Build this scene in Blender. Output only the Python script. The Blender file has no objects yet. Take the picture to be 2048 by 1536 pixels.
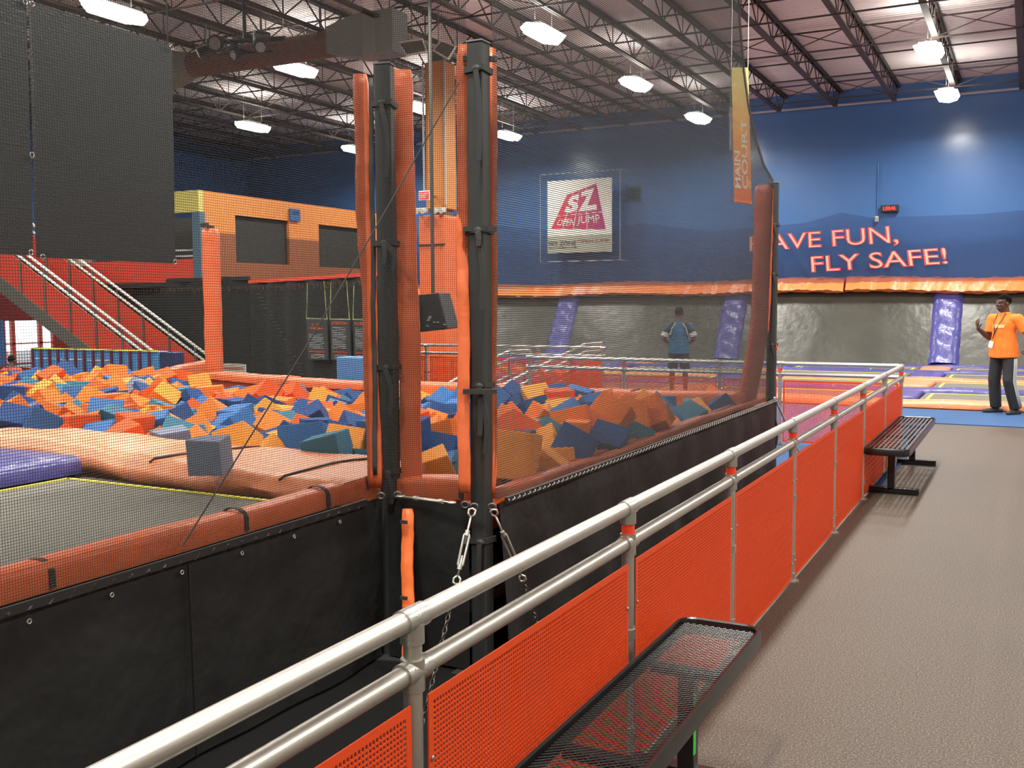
import bpy, bmesh, math, random
from mathutils import Vector, Matrix, Euler, Quaternion
random.seed(11)
SC = bpy.context.scene
COL = SC.collection
R = math.radians

# ------------------------------------------------------------------ camera
YAW, PITCH, ROLL, H, F = R(27.39), math.atan(162/2000), 0.0056, 1.70, 2000.0
_f = Vector((-math.sin(YAW)*math.cos(PITCH), math.cos(YAW)*math.cos(PITCH), -math.sin(PITCH)))
_r0 = Vector((math.cos(YAW), math.sin(YAW), 0)); _u0 = _r0.cross(_f)
_r = _r0*math.cos(ROLL) - _u0*math.sin(ROLL); _u = _r0*math.sin(ROLL) + _u0*math.cos(ROLL)
CAM = Vector((0, 0, H))
cd = bpy.data.cameras.new('camera'); cam = bpy.data.objects.new('camera', cd); COL.objects.link(cam)
cd.sensor_width = 36; cd.lens = 36*F/2048; cd.clip_end = 200; cd.clip_start = 0.05
cam.matrix_world = Matrix(((_r.x, _u.x, -_f.x, 0), (_r.y, _u.y, -_f.y, 0), (_r.z, _u.z, -_f.z, H), (0, 0, 0, 1)))
SC.camera = cam
def ray(x, y): return _f + _r*((x-1024)/F) - _u*((y-768)/F)
def onz(x, y, z): d = ray(x, y); return CAM + d*((z-H)/d.z)
def onx(x, y, X): d = ray(x, y); return CAM + d*(X/d.x)
def ony(x, y, Y): d = ray(x, y); return CAM + d*(Y/d.y)
def atd(x, y, D): return CAM + ray(x, y)*D
def px(p):
    v = Vector(p)-CAM; w = v.dot(_f)
    return (1024+F*v.dot(_r)/w, 768-F*v.dot(_u)/w, w)

# ------------------------------------------------------------------ world, exposure
w = bpy.data.worlds.new('world'); SC.world = w; w.use_nodes = True
w.node_tree.nodes['Background'].inputs[0].default_value = (0.9, 0.95, 1.0, 1)
w.node_tree.nodes['Background'].inputs[1].default_value = 5.0
SC.view_settings.view_transform = 'Standard'; SC.view_settings.look = 'None'
SC.view_settings.gamma = 1.0; SC.view_settings.exposure = 0.12
try: SC.view_settings.use_curve_mapping = False
except Exception: pass
LAMP_POWER = 115.0
LAMP_X = [-19.0, -13.61, -7.95, -1.92, 3.9]
LAMP_Y = [-2.3, 2.5, 7.3, 12.07, 16.65, 21.4, 26.1]
LAMP_Z = 6.5

# ------------------------------------------------------------------ materials
MATS = {}
def mat(name, col, rough=0.6, metal=0.0, noise=0.0, nscale=8.0, bump=0.0, bscale=40.0, spec=0.5, emit=None, coat=0.0, dist=0.01):
    if name in MATS: return MATS[name]
    m = bpy.data.materials.new(name); m.use_nodes = True
    nt = m.node_tree; b = nt.nodes['Principled BSDF']
    b.inputs['Base Color'].default_value = (*col, 1); b.inputs['Roughness'].default_value = rough
    b.inputs['Metallic'].default_value = metal; b.inputs['Specular IOR Level'].default_value = spec
    if coat: b.inputs['Coat Weight'].default_value = coat; b.inputs['Coat Roughness'].default_value = 0.15
    tc = nt.nodes.new('ShaderNodeTexCoord')
    if noise > 0:
        n = nt.nodes.new('ShaderNodeTexNoise'); n.inputs['Scale'].default_value = nscale; n.inputs['Detail'].default_value = 4
        nt.links.new(tc.outputs['Object'], n.inputs['Vector'])
        mx = nt.nodes.new('ShaderNodeMix'); mx.data_type = 'RGBA'
        mx.inputs['A'].default_value = (*[c*(1-noise) for c in col], 1)
        mx.inputs['B'].default_value = (*[min(1, c*(1+noise)) for c in col], 1)
        nt.links.new(n.outputs['Fac'], mx.inputs['Factor']); nt.links.new(mx.outputs['Result'], b.inputs['Base Color'])
    if bump > 0:
        n2 = nt.nodes.new('ShaderNodeTexNoise'); n2.inputs['Scale'].default_value = bscale; n2.inputs['Detail'].default_value = 3
        nt.links.new(tc.outputs['Object'], n2.inputs['Vector'])
        bp = nt.nodes.new('ShaderNodeBump'); bp.inputs['Strength'].default_value = bump; bp.inputs['Distance'].default_value = dist
        nt.links.new(n2.outputs['Fac'], bp.inputs['Height']); nt.links.new(bp.outputs['Normal'], b.inputs['Normal'])
    if emit:
        b.inputs['Emission Color'].default_value = (*emit[0], 1); b.inputs['Emission Strength'].default_value = emit[1]
    MATS[name] = m
    return m
ALU = mat('brushed_aluminium', (.60, .58, .53), .38, .9, noise=.06, nscale=30)
CAST = mat('cast_fitting', (.55, .54, .50), .33, .9, bump=.15, bscale=120)
REDPANEL = mat('orange_powder_coat', (.74, .068, .010), .5, spec=.35)
TAPE = mat('orange_red_tape', (.95, .06, .02), .5)
BLACKM = mat('black_paint', (.007, .007, .008), .24)
BLACKP = mat('black_plastic', (.02, .02, .02), .5)
POSTM = mat('dark_grey_post', (.030, .033, .033), .5, noise=.25, nscale=12)
VINYL = mat('orange_vinyl', (.72, .15, .05), .42, noise=.10, nscale=5, bump=.5, bscale=9, dist=.02)
PEACH = mat('worn_peach_vinyl', (.74, .25, .11), .42, noise=.12, nscale=3, bump=.6, bscale=6, dist=.03)
VINYL2 = mat('bright_orange_vinyl', (.84, .22, .06), .38, noise=.10, nscale=3, bump=.6, bscale=5, dist=.03)
PURPLE = mat('purple_vinyl', (.072, .070, .27), .30, noise=.15, nscale=4, bump=.6, bscale=7, dist=.03)
BED = mat('trampoline_mesh', (.13, .125, .105), .75, noise=.12, nscale=160)
YELLOW = mat('yellow_webbing', (.80, .72, .06), .6)
TARP = mat('black_tarp', (.016, .018, .018), .62, spec=.25, noise=.3, nscale=4, bump=.5, bscale=5, dist=.03)
CORD = mat('net_cord', (.042, .047, .046), .6)
CORDB = mat('black_cord', (.012, .012, .012), .6)
GALV = mat('galvanised_steel', (.50, .52, .47), .4, .7, noise=.15, nscale=40)
STRAP = mat('black_webbing', (.03, .03, .03), .6)
JOIST = mat('brown_steel', (.045, .034, .030), .6)
WHITE = mat('white_board', (.75, .76, .70), .5)
BLUEF = mat('blue_foam', (.015, .065, .22), .9, bump=.4, bscale=160)
TEALF = mat('teal_foam', (.050, .20, .30), .9, bump=.4, bscale=160)
ORF = mat('orange_foam', (.95, .20, .025), .9, bump=.4, bscale=160)
AMBF = mat('amber_foam', (.90, .32, .045), .9, bump=.4, bscale=160)
SLATEF = mat('slate_foam', (.19, .23, .32), .85, noise=.25, nscale=14, bump=.4, bscale=160)
REDW = mat('red_panel', (.52, .050, .025), .5)
ORW = mat('orange_paint', (.72, .22, .045), .5)
BROWNW = mat('brown_orange_paint', (.26, .085, .03), .5)
YELW = mat('yellow_green_paint', (.55, .48, .12), .5)
SCREEN = mat('black_screen', (.012, .013, .012), .7)
DBLUE = mat('navy_vinyl', (.02, .03, .10), .45)
LBLUE = mat('light_blue_vinyl', (.06, .22, .50), .45)
SIGNBLUE = mat('sign_blue', (.02, .10, .28), .5)
GREEN = mat('green_tape', (.06, .55, .07), .5)
DUCT = mat('maroon_duct', (.16, .075, .06), .55)
DUCTG = mat('grey_duct', (.20, .22, .20), .5)
SKIN = mat('dark_skin', (.095, .042, .026), .5)
HAIR = mat('black_hair', (.006, .005, .005), 1.0, spec=.1)
SHIRT = mat('orange_shirt', (.95, .22, .02), .75, bump=.5, bscale=12, dist=.02)
TROUS = mat('black_trousers', (.016, .016, .016), .7, bump=.4, bscale=12, dist=.02)
BSHIRT = mat('blue_shirt', (.016, .11, .22), .75)
JEANS = mat('dark_shorts', (.02, .022, .03), .8)
LIGHTG = mat('light_grey_cloth', (.45, .46, .46), .7)
REDL = mat('red_digits', (.4, 0, 0), .5, emit=((1, .03, .02), 3))
EXITM = mat('exit_red', (.4, .02, .02), .5, emit=((1, .06, .05), 1.2))
BEIGE = mat('beige_fascia', (.42, .38, .30), .6)
GREY = mat('grey_steel', (.10, .095, .08), .5)

# ------------------------------------------------------------------ mesh helpers
class MB:
    def __init__(s): s.v = []; s.f = []; s.m = []; s.mi = 0
    def add(s, vs, fs):
        o = len(s.v); s.v += [Vector(a) for a in vs]; s.f += [tuple(o+i for i in f) for f in fs]; s.m += [s.mi]*len(fs); return s
    def box(s, c, d, rot=None):
        c = Vector(c); hx, hy, hz = d[0]/2, d[1]/2, d[2]/2
        P = [Vector((x, y, z)) for z in (-hz, hz) for y in (-hy, hy) for x in (-hx, hx)]
        if rot is not None: P = [rot @ p for p in P]
        return s.add([p+c for p in P], [(0, 2, 3, 1), (4, 5, 7, 6), (0, 1, 5, 4), (2, 6, 7, 3), (0, 4, 6, 2), (1, 3, 7, 5)])
    def span(s, a, b): # box between two corners
        a, b = Vector(a), Vector(b); return s.box((a+b)/2, [abs(q) for q in (b-a)])
    def bar(s, a, b, w, t, up=(0, 0, 1)): # rectangular bar a->b, w sideways, t along up
        a, b = Vector(a), Vector(b); d = (b-a).normalized(); up = Vector(up)
        if abs(d.dot(up)) > .98: up = Vector((1, 0, 0))
        sd = d.cross(up).normalized(); u2 = sd.cross(d).normalized()
        P = []
        for q in (a, b):
            for i, j in ((-1, -1), (1, -1), (1, 1), (-1, 1)): P.append(q+sd*(w/2*i)+u2*(t/2*j))
        return s.add(P, [(3, 2, 1, 0), (4, 5, 6, 7), (0, 1, 5, 4), (1, 2, 6, 5), (2, 3, 7, 6), (3, 0, 4, 7)])
    def tube(s, pts, r, n=12, closed=False, cap=True):
        pts = [Vector(p) for p in pts]; N = len(pts); rs = r if isinstance(r, (list, tuple)) else [r]*N
        prev = None; vs = []
        for i, p in enumerate(pts):
            if closed: d = pts[(i+1) % N]-pts[i-1]
            else: d = pts[min(i+1, N-1)]-pts[max(i-1, 0)]
            if d.length < 1e-9: d = Vector((0, 0, 1))
            d.normalize()
            if prev is None:
                a = Vector((0, 0, 1)) if abs(d.z) < .9 else Vector((1, 0, 0)); u = d.cross(a).normalized()
            else:
                u = prev - d*prev.dot(d)
                u = u.normalized() if u.length > 1e-6 else d.cross(Vector((0, 0, 1))).normalized()
            prev = u; v = d.cross(u)
            for k in range(n):
                t = 2*math.pi*k/n; vs.append(p+(u*math.cos(t)+v*math.sin(t))*rs[i])
        fs = []
        for i in range(N if closed else N-1):
            j = (i+1) % N
            for k in range(n): fs.append((i*n+k, i*n+(k+1) % n, j*n+(k+1) % n, j*n+k))
        if cap and not closed: fs.append(tuple(range(n-1, -1, -1))); fs.append(tuple((N-1)*n+k for k in range(n)))
        return s.add(vs, fs)
    def cyl(s, a, b, r, n=16): return s.tube([a, b], r, n)
    def ell(s, c, rad, rot=None, nu=16, nv=10):
        c = Vector(c); vs = []; fs = []
        for j in range(nv+1):
            ph = math.pi*j/nv
            for i in range(nu):
                th = 2*math.pi*i/nu
                p = Vector((rad[0]*math.sin(ph)*math.cos(th), rad[1]*math.sin(ph)*math.sin(th), rad[2]*math.cos(ph)))
                if rot is not None: p = rot @ p
                vs.append(c+p)
        for j in range(nv):
            for i in range(nu): fs.append((j*nu+i, (j+1)*nu+i, (j+1)*nu+(i+1) % nu, j*nu+(i+1) % nu))
        return s.add(vs, fs)
    def cap(s, a, b, ra, rb, n=12): # tapered capsule
        a, b = Vector(a), Vector(b); s.tube([a, b], [ra, rb], n); s.ell(a, (ra,)*3, nu=n, nv=8); s.ell(b, (rb,)*3, nu=n, nv=8); return s
    def prism(s, poly, d): # poly list of 3D points, extruded by vector d
        n = len(poly); d = Vector(d); P = [Vector(p) for p in poly]
        return s.add(P+[p+d for p in P], [tuple(range(n-1, -1, -1)), tuple(range(n, 2*n))]+[(i, (i+1) % n, n+(i+1) % n, n+i) for i in range(n)])
    def grid(s, fn, nu, nv, closed_u=False):
        vs = [fn(i/nu, j/nv) for j in range(nv+1) for i in range(nu+1)]; W = nu+1
        return s.add(vs, [(j*W+i, j*W+i+1, (j+1)*W+i+1, (j+1)*W+i) for j in range(nv) for i in range(nu)])
    def build(s, name, m, parent=None, smooth=False, bevel=0, weld=False, solid=0, sub=0, auto=None):
        me = bpy.data.meshes.new(name); off = WL.get(parent.name, Vector()) if parent else Vector()
        me.from_pydata([tuple(v-off) for v in s.v], [], s.f)
        for q in (m if isinstance(m, (list, tuple)) else [m]): me.materials.append(q)
        if len(me.materials) > 1: me.polygons.foreach_set('material_index', s.m)
        o = bpy.data.objects.new(name, me); COL.objects.link(o)
        if parent: o.parent = parent
        WL[o.name] = off.copy() if parent else Vector()
        if weld:
            bm = bmesh.new(); bm.from_mesh(me); bmesh.ops.remove_doubles(bm, verts=bm.verts, dist=1e-5); bm.to_mesh(me); bm.free()
        bm = bmesh.new(); bm.from_mesh(me); bmesh.ops.recalc_face_normals(bm, faces=bm.faces); bm.to_mesh(me); bm.free()
        if smooth:
            me.polygons.foreach_set('use_smooth', [True]*len(me.polygons))
            if auto is not None:
                try: me.set_sharp_from_angle(angle=R(auto))
                except Exception: pass
        if solid: q = o.modifiers.new('s', 'SOLIDIFY'); q.thickness = solid; q.offset = 0
        if bevel: q = o.modifiers.new('b', 'BEVEL'); q.width = bevel; q.segments = 3; q.limit_method = 'ANGLE'
        if sub: q = o.modifiers.new('u', 'SUBSURF'); q.levels = sub; q.render_levels = sub
        me.update(); return o
WL = {}
def tag(o, label=None, cat=None, group=None, kind=None):
    if label: o['label'] = label
    if cat: o['category'] = cat
    if group: o['group'] = group
    if kind: o['kind'] = kind
    return o
def thing(name, label, cat, loc=(0, 0, 0), group=None, rz=0):
    o = bpy.data.objects.new(name, None); COL.objects.link(o); o.empty_display_size = .1
    o.location = loc; o.rotation_euler = (0, 0, rz); WL[o.name] = Vector(loc); return tag(o, label, cat, group)
def copy_tree(o, parent=None):
    c = o.copy(); COL.objects.link(c)
    if parent: c.parent = parent
    for ch in list(o.children): copy_tree(ch, c)
    return c
def text_geo(txt, bold=0.0, align='CENTER'):
    cu = bpy.data.curves.new('t', 'FONT'); cu.body = txt; cu.align_x = align; cu.offset = bold; cu.resolution_u = 3
    o = bpy.data.objects.new('t', cu); COL.objects.link(o)
    dg = bpy.context.evaluated_depsgraph_get(); me = bpy.data.meshes.new_from_object(o.evaluated_get(dg))
    vs = [v.co.copy() for v in me.vertices]; fs = [tuple(p.vertices) for p in me.polygons]
    bpy.data.objects.remove(o); bpy.data.curves.remove(cu); bpy.data.meshes.remove(me)
    x0 = min(v.x for v in vs); x1 = max(v.x for v in vs); y0 = min(v.y for v in vs); y1 = max(v.y for v in vs)
    return [((v.x-x0)/(x1-x0), (v.y-y0)/(y1-y0)) for v in vs], fs
def text_on(mb, txt, bl, br, tl, tr, bold=0.01, nrm=None): # letters filling a four-cornered area
    uv, fs = text_geo(txt, bold); bl, br, tl, tr = map(Vector, (bl, br, tl, tr))
    n = (br-bl).cross(tl-bl).normalized() if nrm is None else Vector(nrm)
    vs = [(bl*(1-u)+br*u)*(1-v)+(tl*(1-u)+tr*u)*v for u, v in uv]
    mb.add([p for p in vs], fs); return mb

# ================================================================== THE ROOM
XL, XR, YB, YF, ZC = -34.0, 7.5, -6.0, 28.9, 7.45
def floor_tone():
    m = bpy.data.materials.new('speckled_rubber'); m.use_nodes = True; nt = m.node_tree; b = nt.nodes['Principled BSDF']
    tc = nt.nodes.new('ShaderNodeTexCoord')
    v = nt.nodes.new('ShaderNodeTexNoise'); v.inputs['Scale'].default_value = 120; v.inputs['Detail'].default_value = 5; v.inputs['Roughness'].default_value = .75
    cr = nt.nodes.new('ShaderNodeValToRGB'); e = cr.color_ramp.elements
    e[0].position = .40; e[0].color = (.013, .009, .006, 1); e[1].position = .68; e[1].color = (.31, .225, .155, 1)
    k = e.new(.52); k.color = (.072, .050, .036, 1)
    n2 = nt.nodes.new('ShaderNodeTexNoise'); n2.inputs['Scale'].default_value = .8; n2.inputs['Detail'].default_value = 3
    mx = nt.nodes.new('ShaderNodeMix'); mx.data_type = 'RGBA'; mx.blend_type = 'MULTIPLY'; mx.inputs['Factor'].default_value = .25
    nt.links.new(tc.outputs['Object'], v.inputs['Vector']); nt.links.new(tc.outputs['Object'], n2.inputs['Vector'])
    nt.links.new(v.outputs['Fac'], cr.inputs['Fac']); nt.links.new(cr.outputs['Color'], mx.inputs['A']); nt.links.new(n2.outputs['Fac'], mx.inputs['B'])
    nt.links.new(mx.outputs['Result'], b.inputs['Base Color']); b.inputs['Roughness'].default_value = .55; b.inputs['Specular IOR Level'].default_value = .4
    bp = nt.nodes.new('ShaderNodeBump'); bp.inputs['Strength'].default_value = .35; bp.inputs['Distance'].default_value = .004
    nt.links.new(v.outputs['Fac'], bp.inputs['Height']); nt.links.new(bp.outputs['Normal'], b.inputs['Normal'])
    return m
def deck_mat():
    m = bpy.data.materials.new('ribbed_roof_deck'); m.use_nodes = True; nt = m.node_tree; b = nt.nodes['Principled BSDF']
    b.inputs['Base Color'].default_value = (.62, .55, .545, 1); b.inputs['Roughness'].default_value = .45
    tc = nt.nodes.new('ShaderNodeTexCoord'); wv = nt.nodes.new('ShaderNodeTexWave'); wv.bands_direction = 'Y'; wv.inputs['Scale'].default_value = 2.1
    nt.links.new(tc.outputs['Object'], wv.inputs['Vector']); bp = nt.nodes.new('ShaderNodeBump'); bp.inputs['Strength'].default_value = .6; bp.inputs['Distance'].default_value = .04
    nt.links.new(wv.outputs['Fac'], bp.inputs['Height']); nt.links.new(bp.outputs['Normal'], b.inputs['Normal']); return m
def blue_mat():
    m = mat('glossy_blue_paint', (.055, .15, .38), .24, noise=.10, nscale=.6, bump=.25, bscale=1.3, dist=.02); return m
BLUEW = blue_mat()
tag(MB().box(((XL+XR)/2, (YB+YF)/2, -.05), (XR-XL, YF-YB, .1)).build('floor', floor_tone()), kind='structure')
tag(MB().box(((XL+XR)/2, (YB+YF)/2, ZC+.05), (XR-XL, YF-YB, .1)).build('ceiling', deck_mat()), kind='structure')
tag(MB().box(((XL+XR)/2, YF+.1, ZC/2), (XR-XL, .2, ZC)).build('wall_back', BLUEW), kind='structure')
tag(MB().box(((XL+XR)/2, YB-.1, ZC/2), (XR-XL, .2, ZC)).build('wall_front', mat('pale_wall', (.35, .33, .30), .7)), kind='structure')
tag(MB().box((XR+.1, (YB+YF)/2, ZC/2), (.2, YF-YB, ZC)).build('wall_right', MATS['pale_wall']), kind='structure')
# left wall with the bright window opening
WX = -26.0
wa, wb = onx(8, 640, WX), onx(112, 722, WX)
y0w, y1w, z0w, z1w = wa.y, wb.y, min(wb.z, .45), wa.z
wl = MB()
wl.span((WX-.2, YB, 0), (WX, y0w, ZC)).span((WX-.2, y1w, 0), (WX, YF, ZC)).span((WX-.2, y0w, 0), (WX, y1w, z0w)).span((WX-.2, y0w, z1w), (WX, y1w, ZC))
tag(wl.build('wall_left', BLUEW), kind='structure')
wn = MB()
for k in (0, .18, .72, 1): yy = y0w+(y1w-y0w)*k; wn.span((WX-.12, yy-.05, z0w), (WX-.02, yy+.05, z1w))
for k in (0, .45, 1): zz = z0w+(z1w-z0w)*k; wn.span((WX-.12, y0w, zz-.02), (WX-.02, y1w, zz+.02))
wfr = tag(wn.build('window_1', REDW), kind='structure')
gm = bpy.data.materials.new('clear_glass'); gm.use_nodes = True; b_ = gm.node_tree.nodes['Principled BSDF']
b_.inputs['Transmission Weight'].default_value = 1; b_.inputs['Roughness'].default_value = 0.0; b_.inputs['IOR'].default_value = 1.05
MB().span((WX-.09, y0w, z0w), (WX-.08, y1w, z1w)).build('window_pane', gm, wfr)
# thin conduit along the top of the blue wall
MBp = MB().cyl((-25.9, 28.80, 7.03), (XR, 28.80, 7.03), .035, 8)
tag(MBp.build('trim_1', mat('pale_pipe', (.35, .36, .42), .5)), kind='structure')

tag(MB().span((-2.95, -3, 0), (-1.30, 9.55, .006)).build('floor_tone', mat('painted_floor_shade', (.005, .005, .005), .9, spec=.2)), 'painted dark shade strip on the floor between the black aprons and the guardrail', 'painted shade')  # floor shadow beside the aprons, laid down as a thin black slab
# blue carpet in front of the court and around the pit
CARPET = mat('blue_carpet', (.025, .080, .21), .95, noise=.12, nscale=60)
bc = MB(); bc.span((-1.15, 14.9, 0.0), (XR-.02, 16.75, .012)); bc.span((-8.0, 9.6, 0), (-1.15, 16.75, .012))
tag(bc.build('carpet', CARPET), 'blue carpet strip between the brown rubber floor and the trampoline court', 'carpet')

# ---------------------------------------------------------- roof joists and lights
def web(mb, x, y0, y1, n, zb, zt):
    st = (y1-y0)/n
    for i in range(n):
        ya = y0+i*st
        mb.bar((x, ya, zt), (x, ya+st/2, zb), .022, .022); mb.bar((x, ya+st/2, zb), (x, ya+st, zt), .022, .022)
        mb.bar((x, ya+st/2, zb), (x, ya+st/2, zt), .015, .015)
j0 = thing('roof_joist', None, None, (0, 0, 0))
mb = MB()
for s in (-1, 1): mb.box((s*.035, (YB+YF)/2, 7.38), (.03, YF-YB, .06))
mb.box((0, (YB+YF)/2, 7.405), (.13, YF-YB, .012)); mb.build('top_chord', JOIST, j0)
mb = MB()
for s in (-1, 1): mb.box((s*.032, (YB+YF)/2-.3, 6.91), (.028, YF-YB-.9, .055))
mb.box((0, (YB+YF)/2-.3, 6.885), (.12, YF-YB-.9, .010)); mb.build('bottom_chord', JOIST, j0)
mb = MB(); web(mb, 0, YB+.3, YF-.1, 28, 6.91, 7.38); mb.build('web', JOIST, j0)
JX = [-1.85+1.48*k for k in range(-16, 6)]
for i, x in enumerate(JX):
    o = j0 if i == 0 else copy_tree(j0)
    o.location = (x, 0, 0)
    if x > -5.5: lab = {-1: 'dark open-web roof joist directly above the man in orange'}.get(0) if False else None
    tag(o, 'dark brown open-web steel roof joist running towards the blue wall', 'roof joist', 'roof joists')
for i, y in enumerate([3, 6.5, 10, 13.3, 16.2, 19.2, 21.8, 24.4, 27]):
    mb = MB(); mb.bar((XL+8, y, 6.875), (XR, y, 6.875), .03, .03); mb.bar((XL+8, y+.25, 7.34), (XR, y+.25, 7.34), .03, .03)
    if i % 2 == 0:
        for x in JX[:-1]:
            mb.bar((x, y, 6.88), (x+1.48, y, 7.35), .018, .018); mb.bar((x, y, 7.35), (x+1.48, y, 6.88), .018, .018)
    tag(mb.build('joist_bridging', JOIST), 'thin steel bridging line crossing the roof joists from side to side', 'bridging', 'joist bridging lines')
# high-bay lamps
LENS = mat('glowing_lens', (.9, .9, .88), .5, emit=((1.0, .97, .88), 14))
LENS.cycles.emission_sampling = 'NONE'
HOUS = mat('lamp_housing', (.45, .45, .43), .4, .4)
def lamp(first, x, y, label, group):
    if first is None:
        o = thing('high_bay_lamp', None, None, (0, 0, 0))
        MB().box((0, 0, .10), (.34, .9, .06)).box((0, 0, .15), (.2, .5, .06)).build('housing', HOUS, o, bevel=.015)
        # boat-shaped glowing tray: wide below, pointed ends
        mb = MB(); L, W = .72, .26
        prof = [(-L, 0), (-L*.62, W), (L*.62, W), (L, 0), (L*.62, -W), (-L*.62, -W)]
        top = [(a, b, .07) for b, a in prof]; bot = [(a*.75, b*.85, -.05) for b, a in prof]
        mb.add(top+bot, [tuple(range(6)), tuple(range(11, 5, -1))]+[(i, (i+1) % 6, 6+(i+1) % 6, 6+i) for i in range(6)])
        mb.build('lens', LENS, o, bevel=.02)
        mb = MB()
        for s in (-1, 1): mb.cyl((0, s*.35, .12), (0, s*.35, ZC-LAMP_Z), .006, 6)
        mb.build('hanger', GALV, o)
    else: o = copy_tree(first)
    o.location = (x, y, LAMP_Z); tag(o, label, 'ceiling lamp', group)
    ld = bpy.data.lights.get('lamp_light')
    if ld is None:
        ld = bpy.data.lights.new('lamp_light', 'AREA'); ld.shape = 'RECTANGLE'; ld.size = .38; ld.size_y = 1.0
        ld.energy = LAMP_POWER; ld.color = (1.0, .96, .87); ld.spread = R(165)
    lo = bpy.data.objects.new('lamp_light', ld); COL.objects.link(lo); lo.location = (0, 0, -.07); lo.parent = o
    lu = bpy.data.lights.get('lamp_spill')
    if lu is None:
        lu = bpy.data.lights.new('lamp_spill', 'AREA'); lu.shape = 'RECTANGLE'; lu.size = .3; lu.size_y = .8; lu.energy = 16; lu.color = (1.0, .95, .85)
    l2 = bpy.data.objects.new('lamp_spill', lu); COL.objects.link(l2); l2.location = (0, 0, .20); l2.rotation_euler = (math.pi, 0, 0); l2.parent = o
    return o
LLAB = {(-13.61, 12.07): 'largest glowing high-bay lamp, top left above the black hanging boards', (-13.61, 16.65): 'glowing high-bay lamp below the maroon duct',
 (-19.0, 21.4): 'glowing high-bay lamp above the orange mezzanine room, left of the posts', (-19.0, 26.1): 'farthest left glowing high-bay lamp, half behind the left post pad',
 (-13.61, 21.4): 'glowing high-bay lamp seen between the left post and the orange column', (-7.95, 16.65): 'glowing high-bay lamp just right of the taller dark post, nearest in its row',
 (-7.95, 21.4): 'middle glowing high-bay lamp of the row right of the taller dark post', (-13.61, 26.1): 'glowing high-bay lamp touching the right edge of the taller dark post, above the white sign',
 (-7.95, 26.1): 'farthest glowing high-bay lamp behind the net, left of the hanging banner', (-1.92, 21.4): 'upper glowing high-bay lamp in front of the blue wall outside the net',
 (-1.92, 26.1): 'lower glowing high-bay lamp in front of the blue wall outside the net'}
l0 = None
for x in LAMP_X:
    for y in LAMP_Y:
        o = lamp(l0, x, y, LLAB.get((x, y), 'glowing high-bay lamp hanging out of the picture'), 'high-bay lamps')
        if l0 is None: l0 = o

# ================================================================== TRAMPOLINE COURT (right, far)
def pad_strip(mb, a, b, w, h, z0=0.0, wave=0.012, n=24, seed=0):
    """soft long pad from a to b (plan points), rounded section, wrinkled"""
    a, b = Vector((a[0], a[1], 0)), Vector((b[0], b[1], 0)); d = (b-a); L = d.length; d.normalize(); s = Vector((-d.y, d.x, 0))
    rnd = random.Random(seed); ph = [rnd.uniform(0, 6) for _ in range(4)]
    prof = [(-.5, 0), (-.5, .68), (-.475, .88), (-.42, .98), (0, 1.05), (.42, .98), (.475, .88), (.5, .68), (.5, 0)]
    vs = []
    for i in range(n+1):
        t = i/n*L; wz = wave*(math.sin(t*2.1+ph[0])+.6*math.sin(t*5.3+ph[1])); wx = wave*.6*math.sin(t*3.1+ph[2])
        for (q, z) in prof: vs.append(a+d*t+s*(q*w+wx)+Vector((0, 0, z0+z*h+(wz if z > .3 else 0))))
    m = len(prof); fs = [(i*m+j, i*m+j+1, (i+1)*m+j+1, (i+1)*m+j) for i in range(n) for j in range(m-1)]
    fs += [tuple(range(m)), tuple(n*m+j for j in range(m-1, -1, -1))]
    mb.add(vs, fs); return mb
rowsY = [(17.3, PEACH, 'orange', 'front edge'), (19.75, PURPLE, 'purple', 'second'), (22.3, PEACH, 'orange', 'third'), (24.8, PURPLE, 'purple', 'fourth'), (26.95, PURPLE, 'purple', 'wall')]
ord_ = {17.3: 'nearest the blue carpet', 19.75: 'second row from the blue carpet', 22.3: 'third row from the blue carpet', 24.8: 'fourth row from the blue carpet', 26.95: 'along the foot of the sloping wall'}
colsX = [1.9, -2.0, -5.7, -9.4, -13.1]
for y, m, cn, _ in rowsY:
    o = pad_strip(MB(), (-14.8, y), (XR-.1, y), .70, .085, .012, .010, 90, int(y)).build('trampoline_pad', m, smooth=True)
    tag(o, 'long %s court pad lying %s' % (cn, ord_[y]), 'trampoline pad', 'long pads of the trampoline court')
    mb = MB()
    for x in [-12, -10.2, -8.1, -6.6, -4.9, -3.3, -1.2, .2, 2.4]: mb.tube([(x, y+.36*math.cos(a), .02+.092*math.sin(a)+.0) for a in [math.pi*k/8 for k in range(9)]], .009, 5)
    mb.build('seam', LIGHTG, o)
for ci, x in enumerate(colsX):
    for k in range(4):
        ya, yb = rowsY[k][0]+.38, rowsY[k+1][0]-.38
        cn = 'purple' if (k+ci) % 2 else 'orange'
        o = pad_strip(MB(), (x, ya), (x, yb), .66, .085, .012, .01, 12, k+ci*7).build('trampoline_pad', PURPLE if cn == 'purple' else PEACH, smooth=True)
        tag(o, 'short %s pad between two trampoline beds of the court' % cn, 'trampoline pad', 'short %s court pads' % cn)
for ci in range(len(colsX)-1):
    xa, xb = colsX[ci+1]+.38, colsX[ci]-.38
    for k in range(4):
        if ci == 3 and k == 0: continue
        ya, yb = rowsY[k][0]+.42, rowsY[k+1][0]-.42
        o = MB().span((xa, ya, .03), (xb, yb, .05)).build('trampoline', BED)
        tag(o, 'grey trampoline bed with yellow edging in the far court', 'trampoline', 'trampolines of the far court')
        mb = MB(); zt = .054; e = .12
        mb.bar((xa+e, ya+e, zt), (xb-e, ya+e, zt), .05, .006).bar((xa+e, yb-e, zt), (xb-e, yb-e, zt), .05, .006).bar((xa+e, ya+e, zt), (xa+e, yb-e, zt), .05, .006).bar((xb-e, ya+e, zt), (xb-e, yb-e, zt), .05, .006)
        mb.build('edge_line', YELLOW, o)
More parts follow.
